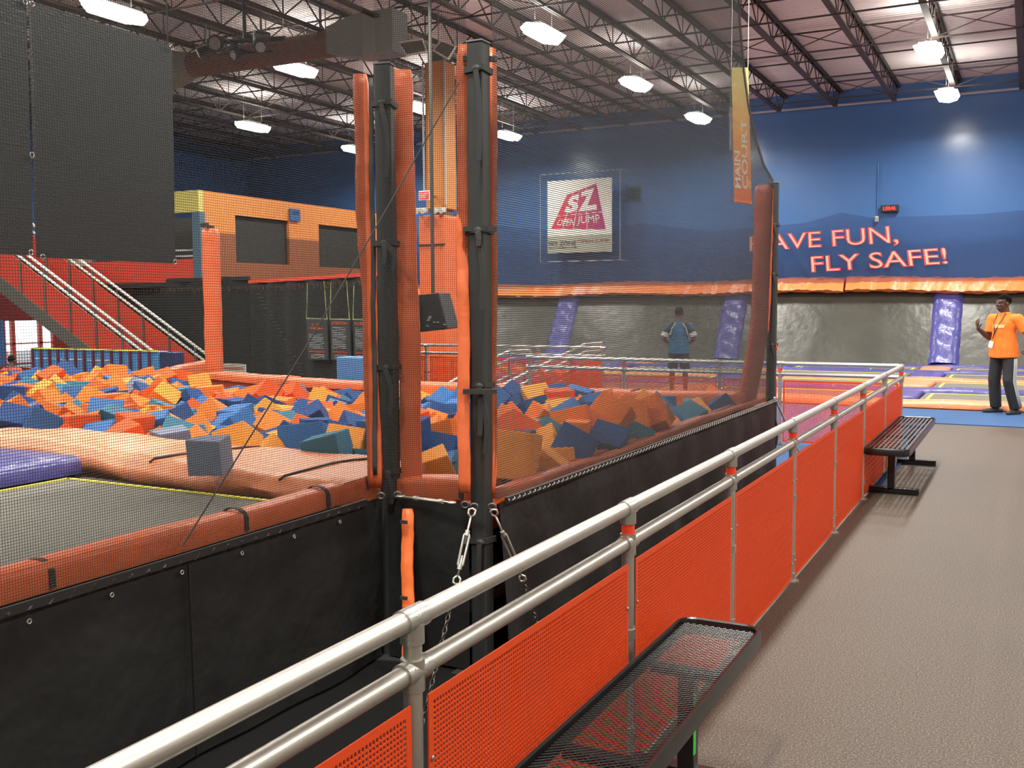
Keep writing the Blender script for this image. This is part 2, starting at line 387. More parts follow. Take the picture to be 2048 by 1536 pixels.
xa, xb = colsX[0]+.38, XR-.2
# sloping grey wall trampolines and purple leaning pads
ZT = 1.93
SMOKE = mat('grey_wall_mat', (.058, .058, .047), .36, noise=.5, nscale=1.3, bump=.6, bscale=1.8, dist=.06)
edges = [(XR-.1, 'r')]
lean = [-14.9, -13.0, -7.6, -1.93, 3.7]
pT = [ony(x, y, 28.5) for x, y in ((1138, 592), (1472, 590), (1897, 585))]
pB = [onx(x, y, X) for (x, y), X in zip(((1112, 712), (1455, 716), (1885, 722)), [p.x for p in pT])]
YBOT = sum(p.y for p in pB)/3
LX = sorted([p.x for p in pT]+[-18.3, 3.6])
for i in range(len(LX)-1):
    a, b = LX[i], LX[i+1]
    o = MB().add([(a+.05, YBOT, .06), (b-.05, YBOT, .06), (b-.05, 28.6, ZT), (a+.05, 28.6, ZT)], [(0, 1, 2, 3)]).build('angled_trampoline', SMOKE, solid=.02)
    tag(o, ['sloping grey wall trampoline behind the left dark posts', 'sloping grey wall trampoline behind the person in the blue top', 'sloping grey wall trampoline right of the bent orange post pad', 'sloping grey wall trampoline behind the man in orange'][i], 'wall trampoline')
for i, x in enumerate(LX[1:4]):
    mb = MB(); d = Vector((0, 28.6-YBOT, ZT-.06)); n = Vector((0, -d.z, d.y)).normalized(); rnd = random.Random(i)
    def fn(u, v, x=x): return Vector((x+(u-.5)*.72, YBOT, .06))+d*v+n*(.015+.13*(1-(2*u-1)**6)+.012*math.sin(v*30+u*5)+.01*math.sin(v*17+2))
    mb.grid(fn, 10, 40); mb.add([fn(0, 0), fn(1, 0), fn(1, 1), fn(0, 1)], [(0, 1, 2, 3)])
    tag(mb.build('leaning_pad', PURPLE, smooth=True, auto=50), ['purple wrinkled pad leaning on the far wall right of the dark posts', 'purple wrinkled pad leaning on the far wall left of the bent orange post pad', 'purple shiny pad leaning on the far wall beside the man in orange'][i], 'pad', 'purple leaning wall pads')
# orange ledge pads along the top of the slope
def ledge(xa, xb, lab, seed, zlo=1.90, zhi=2.30):
    mb = MB(); rnd = random.Random(seed); L = xb-xa
    def z(u): return .035*math.sin(u*L*1.15+seed)+.02*math.sin(u*L*.5+1)
    def fn(u, v):
        x = xa+L*u; wr = .012*math.sin(u*L*9+v*9)+.010*math.sin(u*L*23+v*14)
        prof = [(28.86, zhi+.02), (28.45, zhi-.02), (28.22, zlo+.06), (28.35, zlo), (28.86, zlo)]
        t = v*4; i = min(int(t), 3); k = t-i; y = prof[i][0]*(1-k)+prof[i+1][0]*k; zz = prof[i][1]*(1-k)+prof[i+1][1]*k
        return Vector((x, y-wr, zz+z(u)+wr))
    mb.grid(fn, int(L*12), 16); mb.add([fn(0, k/4) for k in range(5)], [(0, 1, 2, 3, 4)]); mb.add([fn(1, k/4) for k in range(5)], [(4, 3, 2, 1, 0)])
    tag(mb.build('ledge_pad', VINYL2, smooth=True, auto=60), lab, 'pad', 'orange ledge pads on the blue wall')
sx = ony(1690, 560, 28.4).x
ledge(sx+.03, XR-.1, 'orange ledge pad on the blue wall, right of the open seam', 1)
ledge(-20, sx-.03, 'orange ledge pad on the blue wall, left of the open seam', 4)
# blue net veil low on the wall
vm = bpy.data.materials.new('blue_veil_net'); vm.use_nodes = True; nt = vm.node_tree; b = nt.nodes['Principled BSDF']
b.inputs['Base Color'].default_value = (.012, .025, .10, 1); b.inputs['Roughness'].default_value = .8; b.inputs['Alpha'].default_value = .42
topx = [(1000, 452), (1110, 462), (1290, 447), (1420, 462), (1545, 452), (1610, 446), (1683, 425), (1740, 435), (1850, 432), (1960, 428), (2060, 419)]
tp = [ony(x, y, 28.35) for x, y in topx]; tp.insert(0, Vector((-20, 28.35, 3.9))); tp.append(Vector((XR-.1, 28.35, 4.3)))
mb = MB()
for a, b in zip(tp[:-1], tp[1:]): mb.add([(a.x, 28.35, 2.2), (b.x, 28.35, 2.2), b, a], [(0, 1, 2, 3)])
tag(mb.build('veil_net', vm, weld=True), 'fine dark net hung across the lower blue wall above the orange ledge', 'net')
# lettering
LETM = mat('cream_lettering', (.54, .38, .32), .6); LETR = mat('red_lettering', (.70, .06, .04), .6)
def wall_text(txt, pbl, pbr, ptl, ptr, label):
    c = [ony(*p, 28.30) for p in (pbl, pbr, ptl, ptr)]
    o = thing('wall_lettering', label, 'lettering', (c[0].x, 28.3, c[0].z))
    k = Vector((0, .015, 0))
    g_ = (c[2].z-c[0].z)*.05; ex_ = [c[0]+Vector((-g_, 0, -g_)), c[1]+Vector((g_, 0, -g_)), c[2]+Vector((-g_, 0, g_)), c[3]+Vector((g_, 0, g_))]
    text_on(MB(), txt, *[q+k for q in ex_], bold=.026).build('letter_outline', LETR, o)
    text_on(MB(), txt, *[q-k*.2 for q in c], bold=-.012).build('letter_fill', LETM, o)
wall_text('HAVE FUN,', (1500, 507), (1797, 490), (1500, 474), (1793, 452), 'red-edged words HAVE FUN on the blue wall')
wall_text('FLY SAFE!', (1624, 544), (1895, 527), (1622, 514), (1890, 496), 'red-edged words FLY SAFE on the blue wall under the other words')
# red digit clock, conduit box
a = ony(1762, 411, 28.8); b = ony(1797, 423, 28.8)
ck = thing('digital_clock', 'black wall clock with glowing red digits on the blue wall', 'clock', ((a.x+b.x)/2, 28.8, b.z))
MB().span((a.x, 28.72, b.z), (b.x, 28.895, a.z)).build('case', BLACKP, ck, bevel=.01)
text_on(MB(), '1:50:46', (a.x+.07, 28.71, b.z+.04), (b.x-.07, 28.71, b.z+.04), (a.x+.07, 28.71, a.z-.04), (b.x-.07, 28.71, a.z-.04), .02).build('digits', REDL, ck)
p = ony(1753, 438, 28.75)
cb = thing('conduit_box', 'small grey box at the end of a thin pipe below the blue wall top', 'conduit box', (p.x, 28.75, p.z))
MB().box((p.x, 28.82, p.z), (.10, .12, .16)).build('box', LIGHTG, cb, bevel=.02); MB().cyl((p.x, 28.86, p.z), (p.x, 28.86, 5.4), .015, 8).build('pipe', BLUEW, cb)

# the SZ board with its frame and grommet sheet
def quad_map(q): # place (x, y) inside a four-cornered outline
    return lambda x, y: tuple((q[0][i]*(1-x)+q[1][i]*x)*(1-y)+(q[3][i]*(1-x)+q[2][i]*x)*y for i in (0, 1))
YS = 28.2
def sp(x, y, dy=0): p = ony(x, y, YS-dy); return p
a, b = sp(1095, 363), sp(1223, 503)
bd = thing('wall_sign', 'white board with a slanted pink-red jump logo and words on the blue wall', 'sign', (a.x, YS, b.z))
MB().span((a.x, YS, b.z+.0), (b.x, YS+.04, a.z)).build('board', WHITE, bd)
for q_ in (a.z-.3, b.z+.3):
    for x_ in (a.x+.2, b.x-.2): MB().cyl((x_, YS+.04, q_), (x_, 28.9, q_), .015, 8).build('mount', GALV, bd)
MB().span((a.x, YS-.004, b.z), (b.x, YS-.002, b.z+.52)).build('lower_band', mat('khaki_band', (.36, .37, .30), .6), bd)
W_, H_ = b.x-a.x, a.z-b.z
gr = bpy.data.materials.new('pink_red_logo'); gr.use_nodes = True; nt = gr.node_tree
tc = nt.nodes.new('ShaderNodeTexCoord'); cr = nt.nodes.new('ShaderNodeValToRGB')
sepx = nt.nodes.new('ShaderNodeSeparateXYZ'); nt.links.new(tc.outputs['Generated'], sepx.inputs[0]); nt.links.new(sepx.outputs[0], cr.inputs[0])
cr.color_ramp.elements[0].color = (.60, .03, .05, 1); cr.color_ramp.elements[1].color = (.36, .02, .16, 1); nt.links.new(cr.outputs[0], nt.nodes['Principled BSDF'].inputs['Base Color'])
def bp_(u, v, dy): return Vector((a.x+W_*u, YS-dy, b.z+H_*v))
quad = [(.05, .34), (.92, .30), (.77, .935), (.31, .80)]       # logo outline on the board (u right, v up)
hm = quad_map(quad)
mb = MB()
def cell(u0, u1, v0, v1):
    g = .008; mb.add([bp_(*hm(u, v), .008) for u, v in ((u0+g, v0+g), (u1-g, v0+g), (u1-g, v1-g), (u0+g, v1-g))], [(0, 1, 2, 3)])
for u0, u1 in ((0, .22), (.22, .42), (.42, .66), (.66, 1)):
    for v0, v1 in ((0, .38), (.38, 1)): cell(u0, u1, v0, v1)
mb.build('logo', gr, bd)
def logo_text(txt, u0, u1, v0, v1, m, nm, bold, mapped=True, dy=.014):
    uv, fs = text_geo(txt, bold); vs = []
    for u, v in uv:
        U, V = u0+(u1-u0)*u, v0+(v1-v0)*v
        if mapped: U, V = hm(U, V)
        vs.append(bp_(U, V, dy))
    MB().add(vs, fs).build(nm, m, bd)
logo_text('S', .14, .46, .44, .90, WHITE, 'logo_letters', .05); logo_text('Z', .47, .92, .44, .92, WHITE, 'logo_letters', .05)
logo_text('OPEN', .08, .42, .09, .28, WHITE, 'logo_letters', .008); logo_text('JUMP', .47, .92, .09, .33, WHITE, 'logo_letters', .0)
DK = mat('dark_print', (.05, .04, .05), .6)
logo_text('SKY ZONE', .01, .45, .105, .16, DK, 'board_words', .015, False); logo_text('OPEN JUMP', .48, .97, .115, .175, mat('maroon_print', (.18, .02, .04), .6), 'board_words', .0, False)
mb = MB()
for k in range(9): mb.span(bp_(.03+k*.05, .065, .007), bp_(.06+k*.05, .08, .007))
mb.build('small_print', mat('grey_print', (.25, .25, .22), .6), bd)
a2, b2 = ony(1080, 350, 28.10), ony(1240, 520, 28.10)
mb = MB(); cs = [(a2.x, 28.1, a2.z), (b2.x, 28.1, a2.z), (b2.x, 28.1, b2.z), (a2.x, 28.1, b2.z)]
mb.tube(cs, .016, 6, closed=True)
for q_ in cs: mb.cyl(q_, (q_[0], 28.9, q_[2]), .012, 6)
tag(mb.build('picture_frame', mat('thin_frame', (.40, .43, .42), .5)), 'thin pale frame standing out around the white jump board', 'frame')
def small_sign(x0, y0, x1, y1, fn, digit, label, d):
    a, b = fn(x0, y0, d), fn(x1, y1, d)
    return a, b
a, b = ony(1252, 372, 28.8), ony(1279, 400, 28.8)
s3 = thing('court_sign', 'small dark teal sign numbered 3 on the blue wall', 'sign', (a.x, 28.84, b.z))
MB().span((a.x, 28.84, b.z), (b.x, 28.9, a.z)).build('plate', mat('teal_sign', (.02, .09, .14), .5), s3)
text_on(MB(), '3', (a.x+.14, 28.835, b.z+.05), (b.x-.14, 28.835, b.z+.05), (a.x+.14, 28.835, a.z-.1), (b.x-.14, 28.835, a.z-.1), .03).build('digit', BLACKP, s3)

# MAIN COURT banner
YB_ = 14.0
c = {k: ony(*p, YB_) for k, p in dict(bl=(1468, 402), br=(1503, 407), tl=(1463, 135), tr=(1496, 135)).items()}
bn = thing('hanging_banner', 'tall narrow orange and yellow banner with the words MAIN COURT hanging in the air', 'banner', c['bl'])
bm_ = bpy.data.materials.new('banner_fade'); bm_.use_nodes = True; nt = bm_.node_tree; tc = nt.nodes.new('ShaderNodeTexCoord'); sz = nt.nodes.new('ShaderNodeSeparateXYZ'); cr = nt.nodes.new('ShaderNodeValToRGB')
nt.links.new(tc.outputs['Generated'], sz.inputs[0]); nt.links.new(sz.outputs[2], cr.inputs[0]); nt.links.new(cr.outputs[0], nt.nodes['Principled BSDF'].inputs['Base Color'])
e = cr.color_ramp.elements; e[0].color = (.75, .14, .03, 1); e[1].color = (.85, .78, .28, 1); k_ = e.new(.5); k_.color = (.80, .34, .06, 1)
mb = MB(); w2 = .012
mb.prism([c['bl'], c['br'], c['tr'], c['tl']], (0, w2, 0)); mb.build('cloth', bm_, bn)
mb = MB(); mb.tube([c['bl']+Vector((0, .006, 0)), c['br']+Vector((0, .006, 0))], .022, 10); mb.build('bottom_hem', VINYL2, bn)
def bt(txt, u0, u1, v0, v1, m):
    B = lambda u, v: (c['bl']*(1-u)+c['br']*u)*(1-v)+(c['tl']*(1-u)+c['tr']*u)*v+Vector((0, -.006, 0))
    # reading upwards: text u runs up, text v runs to the left
    uv, fs = text_geo(txt, .02)
    MB().add([B(u1-(u1-u0)*v_, v0+(v1-v0)*u_) for u_, v_ in uv], fs).build('words', m, bn)
bt('MAIN', .08, .42, .10, .38, WHITE); bt('COURT', .50, .84, .10, .62, WHITE); bt('S', .86, .99, .11, .17, YELLOW)
mb = MB(); q = c['tr']; mb.cyl(q, (q.x, q.y, 6.88), .004, 6); q = c['tl']; mb.cyl(q, (q.x, q.y, 6.88), .004, 6); mb.build('cable', GALV, bn)

# ================================================================== GUARDRAILS
def perforated(mb, fn, L, Hh, pitch=.0132, bar=.0048, t=.003, frame=.022):
    """fn(u,v,n) -> world point; square-hole sheet L x Hh"""
    def bx(u0, u1, v0, v1, tt):
        P = [fn(u, v, n) for n in (-tt/2, tt/2) for u, v in ((u0, v0), (u1, v0), (u1, v1), (u0, v1))]
        mb.add(P, [(3, 2, 1, 0), (4, 5, 6, 7), (0, 1, 5, 4), (1, 2, 6, 5), (2, 3, 7, 6), (3, 0, 4, 7)])
    f = frame
    bx(0, L, 0, f, t*1.3); bx(0, L, Hh-f, Hh, t*1.3); bx(0, f, f, Hh-f, t*1.3); bx(L-f, L, f, Hh-f, t*1.3)
    nu = int((L-2*f)/pitch); nv = int((Hh-2*f)/pitch)
    for i in range(1, nu): u = f+(L-2*f)*i/nu; bx(u-bar/2, u+bar/2, f, Hh-f, t)
    for j in range(1, nv): v = f+(Hh-2*f)*j/nv; bx(f, L-f, v-bar/2, v+bar/2, t*.96)
def gpost(root, x, y, taped, axis='y', ztop=.975, zmid=.85, tee=True, zb=0.0):
    d = Vector((0, 1, 0)) if axis == 'y' else Vector((1, 0, 0))
    P = Vector((x, y, 0))
    po = MB().cyl(P+Vector((0, 0, zb+.02)), P+Vector((0, 0, ztop-.02)), .0222, 20).build('post', ALU, root, smooth=True, auto=40)
    c = MB().tube([P+Vector((0, 0, zb+.001)), P+Vector((0, 0, zb+.012))], .05, 20); c.cyl(P+Vector((0, 0, zb+.012)), P+Vector((0, 0, zb+.055)), .029, 20); c.build('base_flange', CAST, po, smooth=True, auto=40)
    c = MB().cyl(P+Vector((0, 0, ztop-.058)), P+Vector((0, 0, ztop-.012)), .0285, 20); c.cyl(P+Vector((0, 0, ztop))-d*.045, P+Vector((0, 0, ztop))+d*.045, .0290, 20); c.build('tee_fitting', CAST, po, smooth=True, auto=40)
    c = MB().cyl(P+Vector((0, 0, zmid-.045)), P+Vector((0, 0, zmid+.030)), .0285, 20); c.cyl(P+Vector((0, 0, zmid))-d*.048, P+Vector((0, 0, zmid))+d*.048, .0290, 20); c.build('cross_fitting', CAST, po, smooth=True, auto=40)
    c = MB()
    for zz in (.50, .14): c.cyl(P+Vector((0, 0, zb+zz)), P+Vector((0, 0, zb+zz+.035)), .0275, 18); c.box(P+d*.035+Vector((0, 0, zb+zz+.017)), (.012 if axis == 'y' else .05, .05 if axis == 'y' else .012, .02)); c.box(P-d*.035+Vector((0, 0, zb+zz+.017)), (.012 if axis == 'y' else .05, .05 if axis == 'y' else .012, .02))
    c.build('panel_clip', CAST, po, smooth=True, auto=40)
    if taped: MB().cyl(P+Vector((0, 0, zmid+.031)), P+Vector((0, 0, ztop-.059)), .0234, 20).build('tape_band', TAPE, po, smooth=True, auto=40)
    return po
RX = -1.248; PY = [-.9, .5, 1.90, 3.30, 4.68, 6.08, 7.50, 8.92, 10.32, 11.75]
gr_ = thing('guardrail', 'long aluminium guardrail with orange perforated panels beside the brown floor and benches', 'guardrail', (RX, 5, 0))
YR = 11.85
MB().tube([(RX, -1.2, .975), (RX, YR-.05, .975), (RX-.015, YR-.015, .975), (RX-.05, YR, .975), (-5.95, YR+.12, .975)], .0245, 24).build('top_rail', ALU, gr_, smooth=True, auto=60)
MB().tube([(RX, -1.2, .85), (RX, YR, .85)], .0235, 24).tube([(RX, YR, .85), (-5.95, YR+.12, .85)], .0235, 24).build('mid_rail', ALU, gr_, smooth=True, auto=60)
for i, y in enumerate(PY):
    gpost(gr_, RX, y, i in (3, 4, 5, 6, 7, 9))
for i in range(len(PY)-1):
    ya, yb = PY[i]+.045, PY[i+1]-.030; mb = MB(); L = yb-ya
    far = PY[i] > 7
    perforated(mb, lambda u, v, n, ya=ya: Vector((RX+.012+n, ya+u, .018+v)), L, .762)
    pn = mb.build('perforated_panel', REDPANEL, gr_)
    mb = MB()
    for yy in (ya+.012, yb-.012):
        for zz in (.12, .62): mb.ell((RX+.016, yy, zz), (.004, .007, .007), nu=10, nv=6)
    mb.build('bolt', CAST, pn, smooth=True)
RPX = [-2.60, -3.33, -4.58, -5.93]
for i, x in enumerate(RPX): gpost(gr_, x, YR+.12*(-x-1.25)/4.7, i in (0, 2), 'x')
XS = [RX]+RPX
for i in range(4):
    xa, xb = XS[i+1]+.04, XS[i]-.04; mb = MB()
    yy = YR+.12*(-(xa+xb)/2-1.25)/4.7
    perforated(mb, lambda u, v, n, xa=xa: Vector((xa+u, yy+n, .05+v)), xb-xa, .73); mb.build('perforated_panel', REDPANEL, gr_)
# straight rail farther back on the left
g2 = thing('guardrail', 'far aluminium guardrail with red panels seen left of and between the dark posts', 'guardrail', (-8, 14.6, 0))
MB().tube([(-11.5, 14.55, .985), (-6.0, 14.8, .985)], .022, 12).build('top_rail', ALU, g2, smooth=True, auto=60)
MB().tube([(-11.5, 14.55, .85), (-6.0, 14.8, .85)], .021, 12).build('mid_rail', ALU, g2, smooth=True, auto=60)
for i, x in enumerate((-11.4, -9.25, -7.15, -6.03)): gpost(g2, x, 14.8-(x+6)*-.0455, i == 2, 'x')
for xa, xb in ((-11.35, -9.3), (-9.2, -7.2), (-7.1, -6.08)):
    mb = MB(); yy = 14.68; perforated(mb, lambda u, v, n, xa=xa: Vector((xa+u, yy+n, .05+v)), xb-xa, .74, pitch=.03, bar=.012); mb.build('perforated_panel', REDPANEL, g2)
# two sloping handrails of the small stair behind the pit
def stair_rail(pts, pts2, posts, label, panel):
    o = thing('handrail', label, 'handrail', (pts[0].x, pts[0].y, 0))
    MB().tube(pts, .022, 12).build('top_rail', ALU, o, smooth=True, auto=60); MB().tube(pts2, .021, 12).build('mid_rail', ALU, o, smooth=True, auto=60)
    MB().tube([p+Vector((0, 0, -.26)) for p in pts2], .018, 12).build('lower_rail', ALU, o, smooth=True, auto=60)
    for p, zb in posts: MB().cyl((p.x, p.y, zb), p, .022, 12).cyl((p.x, p.y, p.z-.07), (p.x, p.y, p.z+.005), .028, 12).build('post', ALU, o, smooth=True, auto=40)
    if panel:
        mb = MB(); q = [Vector(v) for v in panel]; mb.prism(q, (.01, 0, 0)); mb.build('side_panel', REDPANEL, o)
XC = -6.55
A = [onx(*p, XC) for p in ((1203, 686), (1170, 688), (1060, 742), (980, 783))]
dz = Vector((0, 0, -.13))
stair_rail(A, [p+dz for p in A], [(A[0], 0), (A[1]+Vector((0, .1, 0)), 0), (A[2], 0), (A[3], 0)], 'sloping aluminium stair handrail right of the taller dark post, behind the foam pit', [(XC, A[3].y, 0), (XC, A[0].y, 0), (XC, A[0].y, A[0].z-.3), (XC, A[1].y, A[1].z-.3), (XC, A[3].y, max(A[3].z-.3, .1))])
XD = -7.4
A = [onx(*p, XD) for p in ((1060, 701), (1020, 701), (990, 715), (860, 787))]
stair_rail(A, [p+dz for p in A], [(A[0], 0), (A[1], 0), (A[2], 0), (A[3], 0)], 'sloping aluminium stair handrail passing behind the taller dark post', None)

# ================================================================== BENCHES
def bench_frame_pts(w, l, r, z, n=6):
    pts = []
    for cx, cy, a0 in ((w/2-r, l/2-r, 0), (-w/2+r, l/2-r, 90), (-w/2+r, -l/2+r, 180), (w/2-r, -l/2+r, 270)):
        for k in range(n+1): a = R(a0+90*k/n); pts.append(Vector((cx+r*math.cos(a), cy+r*math.sin(a), z)))
    return pts
def bench(loc, l, w, label, style):
    o = thing('bench', label, 'bench', loc); L = Vector(loc); z = .44
    pts = bench_frame_pts(w, l, .055, 0)
    fr = MB(); n = len(pts)
    prof = [(0, .012), (.010, .016), (.016, .006), (.016, -.045), (0, -.05), (-.012, -.04)]
    vs = []
    for p in pts:
        out = Vector((p.x/(w/2), 0, 0)) if False else None
    cen = []
    for i, p in enumerate(pts):
        d = (pts[(i+1) % n]-pts[i-1]).normalized(); out = Vector((d.y, -d.x, 0))
        for a, b in prof: vs.append(L+p+out*a+Vector((0, 0, z+b)))
    m = len(prof); fr.add(vs, [(i*m+j, i*m+(j+1) % m, ((i+1) % n)*m+(j+1) % m, ((i+1) % n)*m+j) for i in range(n) for j in range(m)])
    fr.build('seat_frame', BLACKM, o, smooth=True, auto=35)
    se = MB()
    if style == 'mesh':   # expanded metal: two families of zigzag strands
        pu, pv = .024, .0105; ny = int((l-.02)/pv); hw = w/2-.004
        for j in range(ny+1):
            y = -l/2+.01+j*pv; k = int(2*hw/(pu/2)); P = []
            for i in range(k+1):
                x = -hw+2*hw*i/k; P.append(L+Vector((x, y+(pv/2 if (i % 2) else -pv/2)*(1 if j % 2 else -1)*.92, z-.004)))
            rr = .0019
            se.tube(P, rr, 4)
    else:
        for i in range(9): x = -w/2+.02+(w-.04)*i/8; se.bar(L+Vector((x, -l/2+.02, z)), L+Vector((x, l/2-.02, z)), .022, .008)
        for j in range(22): y = -l/2+.03+(l-.06)*j/21; se.bar(L+Vector((-w/2+.01, y, z-.008)), L+Vector((w/2-.01, y, z-.008)), .008, .008)
    se.build('seat_mesh', BLACKM, o)
    for yy in (-l/2+.42, 0, l/2-.42): MB().box(L+Vector((0, yy, z-.045)), (w-.03, .05, .03)).build('cross_brace', BLACKM, o, bevel=.004)
    for s in (-1, 1):
        y = s*(l/2-.42)
        lg = MB().box(L+Vector((0, y, .22)), (.06, .06, .37)); lg.build('leg', BLACKM, o, bevel=.006)
        MB().box(L+Vector((0, y, .03)), (w+.12, .06, .05)).box(L+Vector((-(w+.12)/2, y, .03)), (.01, .056, .046)).build('foot_bar', BLACKM, o, bevel=.006)
        if s < 0 or style == 'mesh': MB().box(L+Vector((.031 if style == 'mesh' else -.034, y-.02, .22)), (.003, .022, .22)).build('green_tape', GREEN, o)['label'] = 'bright green tape strip'
    if style == 'slat':
      for s in (-1, 1): MB().bar(L+Vector((0, s*(l/2-.45), .10)), L+Vector((0, s*(l/2-.85), z-.05)), .03, .03).build('diagonal_brace', BLACKM, o)
    return o
bench((-1.035, 2.58, 0), 2.36, .30, 'black expanded-metal bench in the foreground against the near guardrail', 'mesh')
bench((-1.05, 10.20, 0), 2.60, .34, 'black slatted metal bench at the far end of the guardrail by the blue carpet', 'slat')

# ================================================================== PIT FRAME: POSTS, PADS, RIMS, APRONS
ZR = .80
L_, R_, F_ = Vector((-2.70, 3.94, 0)), Vector((-2.20, 3.94, 0)), Vector((-2.13, 9.36, 0))
def soft_pad(mb, path, w, t, side, seed=0, n=40):
    """upholstered strip following a vertical path; side = width direction, thickness perpendicular"""
    side = Vector(side).normalized(); rnd = random.Random(seed); ph = [rnd.uniform(0, 6) for _ in range(3)]
    path = [Vector(p) for p in path]; seg = [(path[i+1]-path[i]).length for i in range(len(path)-1)]; T = sum(seg); vs = []
    for i in range(n+1):
        s = T*i/n; k = 0
        while k < len(seg)-1 and s > seg[k]: s -= seg[k]; k += 1
        p = path[k].lerp(path[k+1], min(1, s/seg[k])); d = (path[k+1]-path[k]).normalized(); nn = d.cross(side).normalized()
        wr = .0025*math.sin(i*2.3+ph[0])+.003*math.sin(i*.9+ph[1]); wr2 = .0025*math.sin(i*.45+ph[2])+.0012*math.sin(i*1.9+ph[1])
        e = 1 if 0 < i < n else .85
        for a, b in ((-.5, -.4), (-.5, .4), (-.46, .5), (0, .52), (.46, .5), (.5, .4), (.5, -.4), (.46, -.5), (0, -.52), (-.46, -.5)):
            vs.append(p+side*(a*w*e+wr2)+nn*(b*t*e+wr))
    m = 10; mb.add(vs, [(i*m+j, i*m+(j+1) % m, (i+1)*m+(j+1) % m, (i+1)*m+j) for i in range(n) for j in range(m)]+[tuple(range(m)), tuple(n*m+j for j in range(m-1, -1, -1))]); return mb
def net_post(P, ztop, label, rot=0.0):
    o = thing('net_post', label, 'post', (P.x, P.y, 0)); rm = Matrix.Rotation(rot, 3, 'Z')
    MB().box((P.x, P.y, ztop/2), (.078, .078, ztop-.002), rm).build('tube', POSTM, o, bevel=.008)
    MB().box((P.x, P.y, ztop+.004), (.083, .083, .008), rm).build('cap', mat('post_cap', (.16, .17, .17), .5), o, bevel=.002)
    MB().box((P.x, P.y, .006), (.22, .22, .012), rm).build('base_plate', POSTM, o)
    return o
def strap(root, P, z, ends, half=.046, rot=0.0):
    rm = Matrix.Rotation(rot, 3, 'Z'); mb = MB()
    ring = [Vector((P.x, P.y, z))+rm @ Vector(q) for q in ((-half, -half, 0), (half, -half, .008), (half, half, 0), (-half, half, -.005))]
    for i in range(4): mb.bar(ring[i], ring[(i+1) % 4], .006, .026)
    mb.ell(Vector((P.x, P.y, z))+Vector((.02, -.054, 0)), (.022, .012, .016), nu=10, nv=6)
    for (dx, ln, sg) in ends:
        p = Vector((P.x+.02, P.y-.062, z)); pts = []
        for k in range(9): t = k/8; pts.append(p+Vector((dx*math.sin(t*2.2)*.8, -.012*t, -ln*t+.015*math.sin(t*3.1))))
        for k in range(8): mb.bar(pts[k], pts[k+1], .004, .024, up=(1, 0, .2*sg))
    mb.build('strap', STRAP, root)
rotL = R(15)
pl = net_post(L_, 2.80, 'dark grey square net post with wide orange pads, the left of the two near posts', rotL)
pr = net_post(R_, 2.84, 'dark grey square net post, the taller of the two near posts, with narrow orange pads', 0)
pf = net_post(F_, 2.78, 'dark far net post with a bent orange pad, beside the blue wall words', 0)
for z, e in ((2.62, [(.05, .34, 1)]), (1.98, [(.09, .13, 1), (.02, .10, -1)]), (1.40, [(.05, .22, 1)]), (.90, [(.05, .14, 1)])): strap(pl, L_, z, e, rot=rotL)
for z, e in ((2.72, [(.03, .40, 1)]), (2.02, [(.02, .07, 1), (.04, .35, -1)]), (1.33, [(.06, .30, 1), (.02, .22, -1)]), (.62, [(.0, .18, 1)])): strap(pr, R_, z, e, rot=0)
for z in (2.4, 1.95, 1.3): strap(pf, F_, z, [(.04, .22, 1)])
# pads hugging the posts (side vectors follow the camera-right direction closely enough for a corner)
sd = Vector((math.cos(YAW), math.sin(YAW), 0))
def P_at(px_, py_, base, dd): # point at same depth as base + dd
    return atd(px_, py_, (base-CAM).dot(_f)+dd)
LB = Vector((L_.x, L_.y, 1.7))
soft_pad(MB(), [P_at(722, 150, LB, .0), P_at(728, 420, LB, .0), P_at(741, 620, LB, .0), P_at(745, 800, LB, .02), P_at(752, 975, LB, .03)], .070, .05, sd, 1).build('post_pad', VINYL, pl, smooth=True)
soft_pad(MB(), [P_at(741, 156, LB, -.035), P_at(746, 500, LB, -.035), P_at(751, 950, LB, -.02)], .022, .012, sd, 2).build('pad_edge_strap', STRAP, pl, smooth=True)
soft_pad(MB(), [P_at(804, 142, LB, .09), P_at(810, 420, LB, .09), P_at(820, 690, LB, .08), P_at(823, 968, LB, .08)], .098, .055, sd, 3).build('post_pad', VINYL, pl, smooth=True)
RB = Vector((R_.x, R_.y, 1.7))
soft_pad(MB(), [P_at(926, 92, RB, -.01), P_at(926, 500, RB, -.01), P_at(929, 985, RB, -.01)], .054, .045, sd, 4).build('post_pad', VINYL, pr, smooth=True)
soft_pad(MB(), [P_at(985, 98, RB, .10), P_at(986, 500, RB, .10), P_at(985, 800, RB, .10), P_at(984, 985, RB, .10)], .040, .05, sd, 5).build('post_pad', VINYL, pr, smooth=True)
for yy in (118, 458, 783): MB().bar(P_at(926, yy, RB, -.055), P_at(994, yy, RB, -.055), .020, .022).build('pad_strap', STRAP, pr)
FB = Vector((F_.x, F_.y, 1.7))
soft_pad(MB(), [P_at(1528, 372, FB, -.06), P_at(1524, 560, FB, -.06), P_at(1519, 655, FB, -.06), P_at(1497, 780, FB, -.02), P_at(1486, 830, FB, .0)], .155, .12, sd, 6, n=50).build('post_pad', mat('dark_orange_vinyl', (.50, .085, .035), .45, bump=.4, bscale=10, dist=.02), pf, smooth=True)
# small orange tie ends on the far post
mb = MB()
for yy in (423, 545, 690): a = P_at(1547, yy, FB, 0); mb.tube([a, a+Vector((.02, 0, .02)), a+Vector((.035, 0, -.05))], .006, 5)
mb.build('tie', TAPE, pf)
